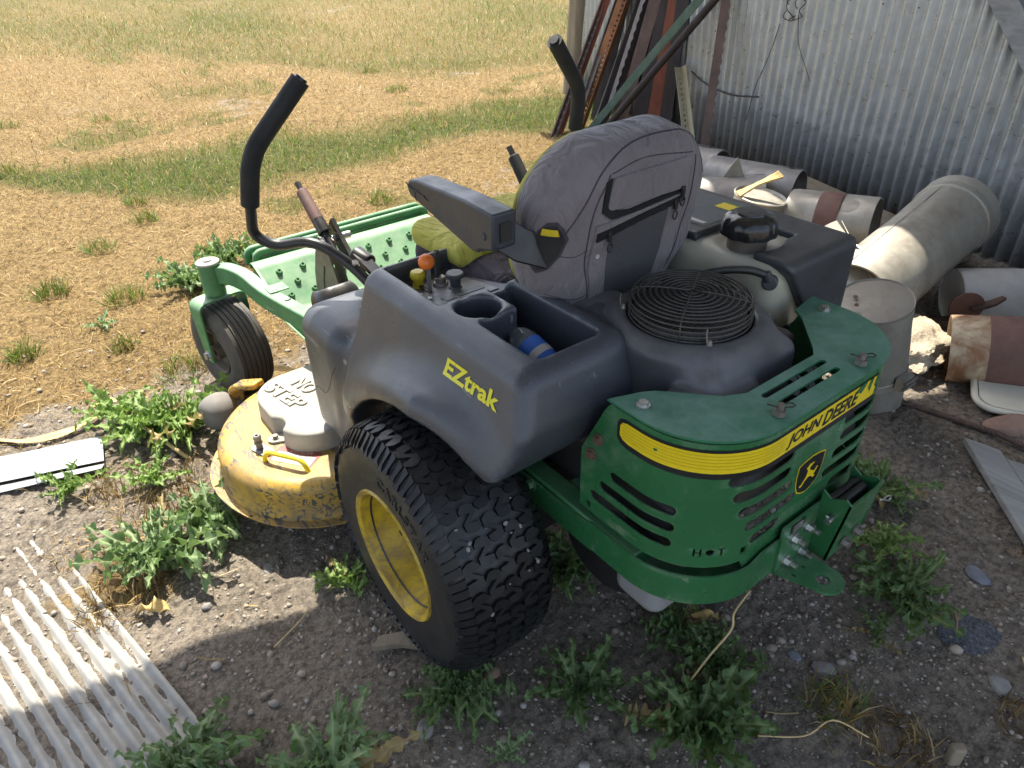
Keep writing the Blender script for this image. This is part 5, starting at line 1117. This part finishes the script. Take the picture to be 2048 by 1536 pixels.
pipe_thing('dull_pipe', 'dull pipe beside the seat, farthest in the scrap pile', (2.30, 2.05, .12), (2.36, 1.50, .12), .115, M['galv_dark'])
pipe_thing('tin_can', 'small bright tin pipe stub peeking out beside the seat', (1.93, 1.62, 0), (1.94, 1.60, .26), .075, M['galv_warm'], cap=(1,))
e = pipe_thing('white_pipe', 'white painted pipe lying at the wall under the thick pipe', (1.84, -.03, .095), (2.26, -.42, .100), .105, M['white_pipe'], cap=(0,))
sheet('rusty_flange', flat_bm(circ2((0, 0), .058, 26)), lambda u, v: ((-.075+u*.8, -.085+u*-.7, .01+v), (-.7, -.7, .1)), .008, M['rust_band'], e, 30)
g = G(); g.rect([(-.075, -.10, .01), (-.01, -.14, .03), (.03, -.15, .045)], .035, .012); g.obj('rusty_lug', M['iron_brown'], e, 30)
e = pipe_thing('rusty_pipe', 'rust stained pipe with brown band, rightmost in the scrap pile', (1.44, -.205, .098), (1.60, -.52, .155), .112, M['rust_pipe'], band=[(.30, .62, M['rust_band'])])
pipe_thing('cream_pipe', 'cream pipe rising out of frame behind the rusty pipe', (1.58, -.45, .17), (1.86, -.66, .52), .11, M['galv_warm'])
g = G(); g.rect([wallp(-.30, .22, .05), wallp(.95, .20, .09)], .13, .06); o = g.obj('old_beam', M['post_wood'], None, 30, .006); tag(o, 'old wooden beam lying at the foot of the wall behind the pipes', 'beam')
g = G(); g.rect([(1.62, .02, .02), (1.95, -.18, .05)], .035, .02); o = g.obj('rusty_strap', M['iron_brown'], None, 30); tag(o, 'short rusty flat iron strap under the thick pipe', 'iron strap')

def rock(name, label, c, s, m, seed, cat='stone', rough=.25, sub=4, rot=0., group=None):
    bm = bmesh.new(); bmesh.ops.create_icosphere(bm, subdivisions=sub, radius=1); rs = np.random.default_rng(seed); D = [Vector(rs.normal(size=3)).normalized() for _ in range(14)]; H = rs.uniform(.72, 1.0, 14)
    for v in bm.verts:
        n = v.co.normalized(); k = 1.
        for d, h in zip(D, H): 
            t = n.dot(d)
            if t > .05: k = min(k, h/t) if h/t < 1 else k
        k *= 1+rough*.22*(math.sin(n.x*7+seed)*math.sin(n.y*6)*math.sin(n.z*8+1))+rough*.05*math.sin(n.x*31)*math.sin(n.y*27+n.z*30)
        v.co = Vector((n.x*k*s[0], n.y*k*s[1], n.z*k*s[2]))
    o = bmobj(name, bm, m, None, 50); o.location = (c[0], c[1], (c[2] if len(c) > 2 else gz(c[0], c[1])+s[2]*.35)); o.rotation_euler = (0, 0, rot); return tag(o, label, cat, group)
rock('concrete_chunk', 'rough concrete chunk between standing pipe and rusty pipe', (1.42, -.07, .06), (.20, .15, .085), M['concrete'], 5, 'concrete', .8, 5, .5)
e = empty('plastic_lid', (1.44, -.43, .03), 'cream plastic lid with rounded corners lying on the soil', 'lid'); q = Matrix.Rotation(R(-62), 3, 'Z') @ Matrix.Rotation(R(6), 3, 'X')
sheet('lid_panel', flat_bm(rrect(-.10, -.11, .40, .11, .05, 8)), lambda u, v: (q @ Vector((u, v, .018)), q @ Vector((0, 0, 1))), .008, M['white_lid'], e, 30)
g = G(); pts = [q @ Vector((u, v, .012)) for u, v in rrect(-.112, -.122, .412, .122, .06, 8)]; g.tube(pts+[pts[0]], .010, 10, False); g.obj('lid_rim', M['white_lid'], e, True)
rock('flat_stone', 'flat brown stone beside the cream lid', (1.29, -.50), (.10, .05, .03), M['red_stone'], 9, 'stone', .3, 3, -.5)
g = G(); pts = [(1.135, -.195, .02), (1.16, -.30, .022), (1.18, -.42, .025), (1.185, -.52, .03), (1.17, -.66, .03), (1.12, -.80, .03)]; g.tube(spline(pts, 14), .0085, 10)
for k, p in enumerate(spline(pts, 14)[:-1:1]): g.rev([(.0086, -.002), (.0103, 0), (.0086, .002)], p, Vector((.1, -1, 0)), 8)
tag(g.obj('steel_rod', M['iron_brown'], None, 40), 'ribbed rusty steel rod lying on the soil at right', 'steel rod')
g = G(); V = []
e = empty('weathered_plank', (1.075, -.445, .02), 'wide weathered grey plank at the right edge', 'plank')
d = Vector((-.31, -.30, 0)).normalized(); w = Vector((.10, -1, 0)).normalized(); g = G()
for k, (a, b, z) in enumerate(((0, .10, .024), (.104, .21, .020), (.214, .33, .018))):
    g = G(); g.prism([(0+.02*k, a), (.85, a-.0), (.85, b), (-.01+.01*k, b)], lambda u, v: d*u+w*v+Vector((0, 0, z-.022)), lambda u, v: d*u+w*v+Vector((0, 0, z))); g.obj('board_strip', M['grey_wood'], e, 30, .003)
g = G(); p = wallp(1.20, .02, .95); pts = [p+AX*a+Vector((0, 0, b)) for a, b in ((0, .12), (-.03, .0), (-.02, -.10), (.03, -.13), (.05, -.06), (-.01, .0), (-.07, -.03), (-.06, -.10), (.0, -.12), (.04, -.02), (.02, .06))]; g.tube([q+IN*.02*math.sin(i) for i, q in enumerate(spline(pts, 6))], .0024, 6)
g.tube(spline([wallp(1.14, .03, .86), wallp(1.10, .03, .72), wallp(1.00, .035, .60), wallp(.97, .03, .55)], 8), .002, 6); tag(g.obj('wire_coil', M['wire'], None, 40), 'tangled dark wire hanging on the corrugated wall', 'wire')
g = G(); g.tube(spline([wallp(1.28, .02, .80), wallp(1.33, .022, .62), wallp(1.40, .022, .45), wallp(1.43, .03, .25)], 8), .0022, 6); tag(g.obj('thin_wire', M['wire'], None, 40), 'thin wire hanging straight down the corrugated wall', 'wire')
g = G(); g.tube(spline([wallp(2.05, .02, .44), wallp(1.85, .022, .385), wallp(1.6, .022, .37), wallp(1.36, .022, .40)], 8), .005, 6); tag(g.obj('sagging_cable', M['wire'], None, 40), 'dark cable sagging across the corrugated wall behind the bars', 'cable')

# bottle in the console bin
e = empty('water_bottle', (-.252, -.125, .672), 'clear plastic bottle with blue label lying in the console bin', 'bottle'); d = Vector((-.05, .92, .30)).normalized()
g = G(); g.rev([(1e-5, -.06), (.024, -.06), (.029, -.054), (.029, .03), (.025, .05), (.013, .066), (.012, .078)], (0, .03, .01), d, 28); g.obj('bottle_body', M['pet'], e, 40)
g = G(); g.rev([(.0295, -.035), (.0298, -.034), (.0298, .022), (.0295, .023)], (0, .03, .01), d, 28); g.obj('bottle_label_wrap', M['bottle_label'], e, 40)
g = G(); g.rev([(.0301, -.02), (.0301, -.004)], (0, .03, .01), d, 28); g.obj('label_band', M['decal_white'], e, 40)
g = G(); g.cyl(Vector((0, .03, .01))+d*.072, Vector((0, .03, .01))+d*.090, .0145, n=20, ch=.001); g.obj('bottle_cap', M['bottle_blue'], e, 35)

# ================================================================ left foreground: strip, half-buried sheet, litter
e = empty('metal_strip', (-1.08, 1.2, .0), 'bright flat aluminium strip lying on the soil at left', 'metal strip'); d = Vector((.27, -.10, 0)).normalized(); w = Vector((.10, .27, 0)).normalized()
def stripf(zz): return lambda u, v: (d*u+w*v+Vector((0, 0, zz+.006*math.sin(u*9)+.02*abs(v-.02)*(v > .02))), (0, 0, 1))
bm = flat_bm([(-.45, -.03), (.155, -.05), (.13, .085), (-.45, .10)]); cuts(bm, frange(-.45, .15, .05), (0, .03, .06)); sheet('strip_panel', bm, stripf(.026), .0015, M['alu_strip'], e, 30)
bm = flat_bm([(-.45, -.088), (.15, -.076), (.155, -.054), (-.45, -.040)]); cuts(bm, frange(-.45, .15, .05), ()); sheet('strip_flange', bm, stripf(.018), .0015, M['alu_strip'], e, 30)
e = empty('buried_sheet', (-1.15, .45, 0), 'pale corrugated sheet half buried in the soil, bottom left', 'corrugated sheet')
ca = Vector((-.190, .980, 0)).normalized(); cw = Vector((-.980, -.190, 0)).normalized(); org = Vector((.163, -.350, 0)); na, nw = 170, 300
U, W = np.meshgrid(np.linspace(-.35, 1.05, na), np.linspace(0, .60, nw), indexing='ij'); Xs = org.x+ca.x*U+cw.x*W; Ys = org.y+ca.y*U+cw.y*W
low = (fbm(Xs-1.15, Ys+.45, 1.0, 3, 1)-.5)*.045-.006           # it has sunk with the broad shape of the ground
Hs = .0120*(.5+.5*np.cos(2*PI*(W-.004)/.0345))**1.2-.0022+.0010*np.sin(U*9+W*13)-.0055*np.maximum(0, (U-.25)/.3)+.0070*(fbm(Xs, Ys, 6, 3, 90)-.5)*np.clip(U/.3, 0, 2)
mesh('sheet_panel', np.stack([Xs.ravel(), Ys.ravel(), (low+Hs).ravel()], 1), [(i*nw+k, i*nw+k+1, (i+1)*nw+k+1, (i+1)*nw+k) for i in range(na-1) for k in range(nw-1)], M['fibre_sheet'], e, True)
def ribbon(name, label, pts, w, cat, m='husk', curl=.3, group=None):
    c = spline(pts, 8); V = []; F = []; n = len(c)
    for i, p in enumerate(c):
        t = (c[min(i+1, n-1)]-c[max(i-1, 0)]).normalized(); s = t.cross(Vector((0, 0, 1))).normalized(); k = math.sin(PI*min(1, (i+1)/n*1.02))**.5*w; roll = curl*math.sin(i*.35)
        for q in (-1, -.4, .4, 1): V.append(p+s*(q*k*math.cos(roll))+Vector((0, 0, abs(q)*k*.5+q*k*math.sin(roll))))
    F = [(i*4+j, i*4+j+1, i*4+5+j, i*4+4+j) for i in range(n-1) for j in range(3)]
    o = mesh(name, V, F, M[m], None, 50); s = o.modifiers.new('Solidify', 'SOLIDIFY'); s.thickness = .0012; return tag(o, label, cat, group)
def gpt(x, y, h=.012): return (x, y, gz(x, y)+h)
ribbon('corn_husk', 'long curved dry corn leaf left of the weed by the strip', [gpt(-1.22, 1.50), gpt(-1.12, 1.40), gpt(-1.02, 1.36), gpt(-.93, 1.38), gpt(-.86, 1.44, .03)], .014, 'corn husk')
ribbon('corn_husk', 'curled dry corn leaf at the end of the buried sheet', [gpt(-1.02, .47), gpt(-.99, .45, .03), gpt(-.97, .43, .02), gpt(-.95, .41)], .018, 'corn husk', curl=1.2)
ribbon('corn_husk', 'dry corn leaf arching beside the front caster wheel', [gpt(-.50, 1.28, .02), gpt(-.42, 1.27, .05), gpt(-.33, 1.20, .05), gpt(-.25, 1.12, .02)], .012, 'corn husk')
ribbon('corn_husk', 'pale dry leaf scrap on the soil above the bright weed', [gpt(-.93, 1.45), gpt(-.88, 1.44, .02), gpt(-.84, 1.45)], .022, 'corn husk')
ribbon('corn_husk', 'small dry leaf lying beside the dark weed behind the mower', [gpt(-.02, -.36), gpt(.01, -.375), (.035, -.38, .01)], .012, 'corn husk')
g = G(); g.prism([(0, 0), (.07, .01), (.16, -.005), (.17, .025), (.09, .05), (.02, .03)], lambda u, v: (-.633+u*.75+v*.6, .020-u*.6+v*.75, .008), lambda u, v: (-.633+u*.75+v*.6, .020-u*.6+v*.75, .028+.004*math.sin(u*60))); tag(g.obj('wood_splinter', M['post_wood'], None, 30, .002), 'splintered wood piece wedged beside the rear tyre', 'wood')
g = G(); g.box((-.39, 1.02, .03), (.05, .035, .025), Matrix.Rotation(.6, 3, 'Z')); tag(g.obj('wood_block', M['post_wood'], None, 30, .004), 'small wood block on the ground behind the front caster', 'wood block')
def stick(label, pts, r=.003, m='straw'): g = G(); g.tube(spline(pts, 6), r, 7); tag(g.obj('dry_stalk', M[m], None, True), label, 'stalk')
stick('long yellow dry stalk standing up out of the dark weeds behind the mower', [(-.159, -.474, .04), (-.101, -.472, .07), (-.037, -.471, .10), (-.013, -.456, .12), (.062, -.440, .12)], .0026)
stick('thick pale stem leaning through the weeds by the deck', [gpt(-.74, .98, .0), gpt(-.80, 1.10, .05), gpt(-.83, 1.16, .09)], .006)
stick('thin straw lying on the shaded soil near the buried sheet', [gpt(-.80, .17), gpt(-.73, .20), gpt(-.70, .215)], .0016)
stick('forked dry stem at the bottom edge near the big weed', [gpt(-.13, -.62), gpt(-.06, -.68), gpt(.0, -.70, .03), gpt(.03, -.76, .02)], .0018)
stick('white straw on the gravel at the right edge', [gpt(.40, -.90), gpt(.44, -.88), gpt(.455, -.865)], .0028)
g = G(); g.box((.128, -.878, .012), (.010, .012, .026), Matrix.Rotation(.9, 3, 'Z')); tag(g.obj('grey_stake', M['post_wood'], None, 30, .004), 'short wooden stake stub by the dry grass at the bottom edge', 'stake')
for nm, lb, c, s, m, sd in (('flat_stone', 'flat blue grey stone below the bottle green hitch', (.618, -.700), (.035, .022, .008), 'slate', 1), ('dark_shingle', 'dark gritty shingle scrap beside the right weed', (.44, -.765), (.070, .055, .004), 'shingle', 2), ('round_stone', 'pale oval stone at the bottom edge near the left weeds', (-.635, -.205), (.026, .017, .014), 'stone', 3), ('round_stone', 'grey stone above the grass tuft right of the big weed', (.11, -.615), (.026, .018, .013), 'stone', 4), ('red_stone', 'reddish stone behind the rear tyre tread', (-.455, -.185), (.020, .015, .013), 'red_stone', 5), ('flat_stone', 'flat pale stone in the sunlit soil left of the tyre', (-.72, .42), (.022, .014, .006), 'stone', 6), ('chip_stone', 'squared stone chip near the shadow edge', (-.88, .38), (.015, .010, .008), 'stone', 7), ('round_stone', 'pale pebble at the right edge above the stake', (.36, -.86), (.026, .022, .012), 'stone', 8), ('flat_stone', 'small slate chip near the yellow stalk', (.085, -.56), (.016, .012, .004), 'slate', 11)):
    rock(nm, lb, c, s, M[m], sd, 'stone', .3, 3, sd*1.3)
# ================================================================ weeds: rosettes of lobed leaves
def leaf_mesh(seed, lobes=6, wid=.17, bend=.5, curl=.35, m='weed_blue'):
    rs = np.random.default_rng(seed); n = 46; V = []; F = []; vein = []
    ph = rs.uniform(0, 1); jag = rs.uniform(.8, 1.2, 64)
    for i in range(n):
        t = i/(n-1); env = wid*(math.sin(PI*min(1, t**.75*.97+.02))**.7)*(.35+.65*sstep(.0, .35, np.array(t)).item())
        r = [0, 0]
        for s in (0, 1):
            q = t*lobes+ph+(.2 if s else 0); f = q % 1; k = int(q); saw = (f/.62 if f < .62 else (1-f)/.38); r[s] = env*(.42+.75*saw**1.2*jag[(k*2+s) % 64]) if .08 < t < .94 else env*.55
            r[s] *= 1+.16*math.sin(i*2.9+s*1.7)
        ang = bend*t*t*1.6-.12; x = math.sin(.001)+t*math.cos(ang*.5); z = t*.50*(1-.9*t*bend*1.7)
        wave = curl*.06*math.sin(t*23+seed)
        for s, q in ((0, 1.), (0, .5), (0, .09), (1, 0.), (1, .09), (1, .5), (1, 1.)):
            sg = -1 if s == 0 else 1; rr = r[s]*q if q not in (0., .09) else q*.10
            fold = .42*rr*(1-.3*q); tw = wave*(q**2)*(1 if s else -1)*1.2+curl*.05*math.sin(t*41+s*2+seed)*(q > .9)
            back = -.055*(q**2)*lobes/6
            V.append((x+back*(1-t), sg*rr, z+fold+tw)); vein.append(1. if q == 0 else (.55 if q == .09 else 0.))
    for i in range(n-1):
        for j in range(6): F.append((i*7+j, i*7+j+1, i*7+8+j, i*7+7+j))
    me = bpy.data.meshes.new('leaf'); me.from_pydata(V, [], F); at = me.attributes.new('vein', 'FLOAT', 'POINT'); at.data.foreach_set('value', vein); finish(me, M[m], True); return me
LV = {m: [leaf_mesh(i*7+k*100, lobes=(5, 6, 7, 8)[i % 4], wid=(.165, .14, .18, .13)[i % 4], bend=(.35, .6, .8, .5)[i % 4], curl=(.8, 1.3, 1., 1.6)[i % 4], m=m) for i in range(6)] for k, m in enumerate(('weed_blue', 'weed_green', 'weed_dark', 'weed_dead'))}
def weed(name, label, x, y, size, nleaf, m, seed, upr=.5, spread=(0, 2*PI), cat='weed', group='thistle-like weeds'):
    rs = np.random.default_rng(seed); z0 = gz(x, y); e = empty(name, (x, y, z0), label, cat, group); ga = 2.39996; pool = rs.permutation(6)[:2]; wf = rs.uniform(.55, .95)
    for k in range(nleaf):
        t = k/nleaf; a = spread[0]+((k*ga+rs.uniform(-.3, .3)) % (2*PI))/(2*PI)*(spread[1]-spread[0]); L = size*(1.18-.45*t**1.5)*rs.uniform(.75, 1.2)
        dead = rs.uniform() < .09 and t < .5; o = bpy.data.objects.new('leaf', LV['weed_dead' if dead else m][pool[rs.integers(2)]]); link(o, e); el = (.05+upr*1.15*t**.9)*rs.uniform(.8, 1.2)
        o.location = (rs.uniform(-.012, .012), rs.uniform(-.012, .012), .004+.010*t); o.rotation_euler = (rs.uniform(-.35, .35), -el, a); o.scale = (L, L*wf*rs.uniform(.8, 1.15), L*rs.uniform(.8, 1.2))
    return e
WEEDS = [
 ('bushy bright weed beside the yellow deck, behind the metal strip', -.80, 1.19, 0.165, 30, 'weed_green', .75),
 ('leafy weed left of the gauge wheel beside the bright bushy weed', -.70, 1.12, 0.17, 26, 'weed_green', .8),
 ('small tall leafed weed at the upper left of the bright bushy weed', -.86, 1.33, 0.15, 14, 'weed_green', .8),
 ('large blue green weed at the end of the buried sheet', -.93, .58, 0.165, 34, 'weed_blue', .7),
 ('medium weed between the large weed and the yellow deck', -.775, .63, 0.15, 24, 'weed_blue', .75),
 ('small weed growing at the front edge of the metal strip', -1.07, 1.05, .10, 12, 'weed_green', .7),
 ('small weed in straw between metal strip and deck', -.86, .93, .10, 14, 'weed_green', .7),
 ('large blue green weed on the buried sheet at the bottom left', -1.045, -0.0, 0.145, 32, 'weed_blue', .65),
 ('weed at the bottom edge left of the centre', -0.83, -0.185, 0.145, 30, 'weed_blue', .7),
 ('flat green weed just behind the rear tyre', -.545, -.185, 0.11, 28, 'weed_dark', .35),
 ('flat weed on the soil between the rear tyre and the big weed', -.335, -.335, 0.1, 20, 'weed_dark', .25),
 ('biggest weed at the bottom edge, under the yellow stalk', -.215, -.545, 0.135, 34, 'weed_dark', .55),
 ('weed climbing up behind the big bottom weed', -.075, -.465, 0.1, 24, 'weed_dark', .35),
 ('shaded weed under the green rear guard', -.07, -.355, 0.09, 22, 'weed_dark', .3),
 ('weed under the mower between the tyre and the guard', -.17, -.07, 0.13, 26, 'weed_dark', .5),
 ('leafy weed right behind the hitch receiver', .68, -.40, 0.125, 28, 'weed_dark', .5),
 ('wide spreading weed on the gravel right of the hitch', .40, -.63, 0.125, 28, 'weed_dark', .45),
 ('low weed in soil between the receiver and the spreading weed', .52, -.52, .10, 14, 'weed_green', .35),
 ('small sprout right of the yellow stalk on the gravel', .265, -.64, .06, 8, 'weed_dark', .5),
 ('tiny sprout at the bottom edge beside the flat weeds', -.545, -.355, .05, 7, 'weed_blue', .6),
 ('pale weed at the shadow edge left of the rear tyre', -.585, .235, .085, 14, 'weed_green', .3),
 ('grey green weed in the grass left of the caster pivot', -.36, 2.20, 0.15, 30, 'weed_blue', .6),
 ('weed patch behind the caster pivot near the footrest', -.15, 2.35, 0.16, 30, 'weed_blue', .6),
 ('weed between the two grey green weeds in front of mower', -.27, 2.0, 0.12, 22, 'weed_green', .6),
 ('little leafy sprout in dry thatch at left', -.76, 2.07, .07, 9, 'weed_blue', .5),
]
for i, (lb, x, y, s, n, m, u) in enumerate(WEEDS): weed('leafy_weed', lb, x, y, s, n, m, 50+i, u)

# ================================================================ grass
def blades(xy, h, w, col, leanf=.5, seed=1, z0=None):
    rs = np.random.default_rng(seed); n = len(xy); z = gh(xy[:, 0], xy[:, 1]) if z0 is None else z0; a = rs.uniform(0, 2*PI, n); le = leanf*rs.uniform(.2, 1.6, n); b = rs.uniform(0, 2*PI, n)
    s = np.stack([np.cos(a), np.sin(a), 0*a], 1)*(w/2)[:, None]; d = np.stack([np.cos(b)*le, np.sin(b)*le, np.ones(n)], 1); d /= np.linalg.norm(d, axis=1)[:, None]; d2 = np.stack([np.cos(b)*le*2.6, np.sin(b)*le*2.6, np.ones(n)], 1); d2 /= np.linalg.norm(d2, axis=1)[:, None]
    p = np.stack([xy[:, 0], xy[:, 1], z-.004], 1); m = p+d*(h*.55)[:, None]; t = m+d2*(h*.5)[:, None]
    V = np.stack([p-s, p+s, m+s*.8, m-s*.8, t], 1).reshape(-1, 3); k = np.arange(n)*5
    F = np.concatenate([np.stack([k, k+1, k+2], 1), np.stack([k, k+2, k+3], 1), np.stack([k+3, k+2, k+4], 1)]); C = np.repeat(np.concatenate([col, np.ones((n, 1))], 1), 5, 0)
    return V, F, C
DRY = np.array([(.47, .32, .115), (.36, .225, .07), (.66, .50, .26), (.16, .095, .032), (.43, .275, .085), (.55, .395, .155)]); GRN = np.array([(.125, .22, .028), (.085, .165, .022), (.18, .245, .036), (.25, .265, .06)])
def wedge(n, r0, r1, power, seed):
    rs = np.random.default_rng(seed); u = rs.uniform(0, 1, n); e = 1-power; r = (r0**e+u*(r1**e-r0**e))**(1/e); a = YAW+rs.uniform(R(-43), R(42), n)
    return np.stack([CAM.x+r*np.sin(a), CAM.y+r*np.cos(a)], 1), r
def inside_shed(xy): d = (xy-np.array([W0.x, W0.y])) @ np.array([IN.x, IN.y]); return d < .12
def lawn(name, label, n, r0, r1, power, seed, dry):
    xy, r = wedge(n, r0, r1, power, seed); x, y = xy[:, 0], xy[:, 1]; g = greenness(x, y); t = thatch(x, y); rs = np.random.default_rng(seed+1); u = rs.uniform(0, 1, n)
    tt = t*(.35+.9*fbm(x, y, 3.0, 3, 77)); keep = (u < np.clip((g*(1.0 if not dry else .35)+(tt*(1-g)*1.05 if dry else 0)), 0, 1)) & ~((np.abs(x) < .62) & (y < 1.35)) & ~(inside_shed(xy) & (y < 4.3))
    xy, r, g = xy[keep], r[keep], g[keep]; n = len(xy); sc = np.clip(r/4.5, .8, 2.6)**.75
    if dry: c = DRY[rs.integers(0, len(DRY), n)]*rs.uniform(.45, 1.2, (n, 1)); h = rs.uniform(.020, .060, n)*sc; w = rs.uniform(.0016, .0034, n)*sc; V, F, C = blades(xy, h, w, c, 1.6, seed)
    else:
        c = GRN[rs.integers(0, len(GRN), n)]*rs.uniform(.75, 1.25, (n, 1)); far = (xy[:, 1] > np.interp(xy[:, 0], FARX, FARY)-.4); dryb = rs.uniform(0, 1, n) < np.where(far, .42, .20); c[dryb] = DRY[rs.integers(0, 3, dryb.sum())]*.95
        h = rs.uniform(.035, .085, n)*np.where(far, .85, 1.)*sc**.8; w = rs.uniform(.0022, .0045, n)*sc; V, F, C = blades(xy, h, w, c, .55, seed)
    return tag(fastmesh(name, V, F, M['grass'], None, False, {'tint': ('FLOAT_COLOR', C)}), label, 'grass', None, 'stuff')
lawn('green_grass', 'patches of short green grass across the sunlit lawn', 150000, 2.6, 34, 1.05, 11, False)
lawn('dry_grass', 'dry straw coloured thatch covering the sunlit lawn', 300000, 1.7, 30, 1.15, 12, True)
def tuft(label, x, y, h, n, kind, seed, r=.06):
    n = int(n*1.7) if kind == 'green' else n; h = h*1.15 if kind == 'green' else h
    rs = np.random.default_rng(seed); a = rs.uniform(0, 2*PI, n); q = r*np.sqrt(rs.uniform(0, 1, n)); xy = np.stack([q*np.cos(a), q*np.sin(a)], 1); z = np.zeros(n)
    c = (GRN[rs.integers(0, 3, n)]*rs.uniform(.6, 1.2, (n, 1))) if kind != 'dry' else DRY[rs.integers(0, 5, n)]*rs.uniform(.4, .9, (n, 1)); dm = rs.uniform(0, 1, n) < (.22 if kind == 'green' else .5 if kind == 'mixed' else .0); c[dm] = DRY[rs.integers(0, 5, dm.sum())]*.8
    V, F, C = blades(xy, rs.uniform(.5, 1., n)*h, rs.uniform(.0022, .0042, n), c, .75, seed, z); o = fastmesh('grass_tuft', V, F, M['grass'], None, False, {'tint': ('FLOAT_COLOR', C)}); o.location = (x, y, gz(x, y)); return tag(o, label, 'grass tuft', 'separate grass tufts')
TUFTS = [('green tuft above the tall leaved weed at far left', -.868, 2.56, .10, 90, 'green', .07), ('loose tuft left of the caster pivot', -.626, 2.29, .10, 90, 'green', .08), ('small green tuft below the loose tuft left of the caster', -.734, 1.83, .07, 70, 'green', .05), ('green tuft at the left edge near the dry stem', -1.048, 2.02, .09, 90, 'green', .06), ('mixed dry and green tuft left of the caster wheel', -.60, 1.50, .11, 160, 'mixed', .09), ('tuft in the dry grass up left of the lap bar', -.585, 2.985, .09, 70, 'green', .07), ('thin tuft standing in dry grass at the green band', -.272, 3.59, .09, 60, 'green', .06), ('tuft at the left frame edge in the dry grass', -.79, 4.83, .12, 70, 'green', .10), ('small far tuft in the brown patch at left', .047, 5.97, .09, 50, 'green', .09), ('tuft just below the green band left of the lap bar', -.293, 3.28, .10, 70, 'green', .07), ('round tuft on the bare patch right of the lap bar', 2.415, 5.22, .09, 90, 'green', .10), ('small tuft on the dry strip near the far lawn', 2.67, 6.23, .09, 70, 'green', .09), ('tuft behind the green footrest', .55, 2.35, .09, 60, 'green', .06), ('tuft beside the armrest in dry grass', .849, 2.69, .10, 70, 'green', .07), ('far tuft at the upper left edge', -.607, 6.26, .10, 60, 'green', .09),
 ('shaded grass tuft right of the biggest bottom weed', .045, -.675, .075, 150, 'mixed', .055), ('dry brown grass patch at the bottom edge near the stake', .075, -.79, .06, 170, 'dry', .075), ('dry grass clump under the large weed by the buried sheet', -1.03, .55, .06, 260, 'dry', .11), ('dry clump between the two weeds by the deck', -.86, .80, .07, 220, 'dry', .12), ('brown thatch clump along the deck front', -.74, .90, .05, 200, 'dry', .10), ('straw clump in front of the metal strip end', -.93, .98, .08, 160, 'dry', .10), ('thin dry clump on the gravel at the right edge', .31, -.93, .05, 110, 'dry', .06)]
for i, (lb, x, y, h, n, k, r) in enumerate(TUFTS): tuft(lb, x, y, h, n, k, 300+i, r)

# loose straw lying on the ground
rs = np.random.default_rng(5); n = 2600; xy = np.stack([rs.uniform(-2.0, 1.5, n), rs.uniform(-1.1, 3.2, n)], 1); keep = (rs.uniform(0, 1, n) < np.clip(.10+thatch(xy[:, 0], xy[:, 1]), 0, 1)); xy = xy[keep]; n = len(xy)
a = rs.uniform(0, 2*PI, n); L = rs.uniform(.015, .09, n)**1.0; d = np.stack([np.cos(a), np.sin(a)], 1); s = np.stack([-d[:, 1], d[:, 0]], 1)*rs.uniform(.0006, .0014, (n, 1)); p0, p1 = xy-d*L[:, None]/2, xy+d*L[:, None]/2
def z3(p, h): return np.concatenate([p, (gh(p[:, 0], p[:, 1])+h)[:, None]], 1)
pm = xy+s*rs.uniform(-4, 4, (n, 1)); V = np.stack([z3(p0-s, .006), z3(p0+s, .006), z3(pm+s, .009), z3(pm-s, .009), z3(p1+s, .006), z3(p1-s, .006)], 1).reshape(-1, 3); k = np.arange(n)*6
F = np.concatenate([np.stack([k, k+1, k+2, k+3], 1), np.stack([k+3, k+2, k+4, k+5], 1)]); C = np.repeat(np.concatenate([DRY[rs.integers(0, 5, n)]*rs.uniform(.7, 1.1, (n, 1)), np.ones((n, 1))], 1), 6, 0)
tag(fastmesh('loose_straw', V, F, M['grass'], None, False, {'tint': ('FLOAT_COLOR', C)}), 'loose straw scattered over the bare soil', 'straw', None, 'stuff')
# gravel and clods
bm = bmesh.new(); bmesh.ops.create_icosphere(bm, subdivisions=1, radius=1); bv = np.array([v.co[:] for v in bm.verts]); bf = np.array([[v.index for v in f.verts] for f in bm.faces]); bm.free()
n = 80000; xy = np.stack([rs.uniform(-1.7, 1.9, n), rs.uniform(-1.15, 2.2, n)], 1); cl = fbm(xy[:, 0], xy[:, 1], 2.2, 4, 61); th_ = thatch(xy[:, 0], xy[:, 1]); xy = xy[(rs.uniform(0, 1, n) < np.clip((cl-.25)*2.2, .08, 1)*(1-.8*th_))]; n = len(xy)
sz = .0016+.0050*rs.uniform(0, 1, n)**5+.010*(rs.uniform(0, 1, n) > .985)*rs.uniform(.3, 1, n); sc3 = sz[:, None]*rs.uniform(.65, 1.35, (n, 3))*np.array([1, 1, .7]); a = rs.uniform(0, 2*PI, n); ca_, sa_ = np.cos(a), np.sin(a)
v = bv[None]*sc3[:, None, :]*rs.uniform(.8, 1.15, (n, len(bv), 1)); v = np.stack([v[..., 0]*ca_[:, None]-v[..., 1]*sa_[:, None], v[..., 0]*sa_[:, None]+v[..., 1]*ca_[:, None], v[..., 2]], -1)
v += np.stack([xy[:, 0], xy[:, 1], gh(xy[:, 0], xy[:, 1])+sz*.25], 1)[:, None, :]; F = (bf[None]+(np.arange(n)*len(bv))[:, None, None]).reshape(-1, 3)
tag(fastmesh('gravel', v.reshape(-1, 3), F, M['gravel'], None, False), 'small pebbles and clods strewn over the soil', 'gravel', None, 'stuff')
# bits of dirt stuck in the near tyre tread
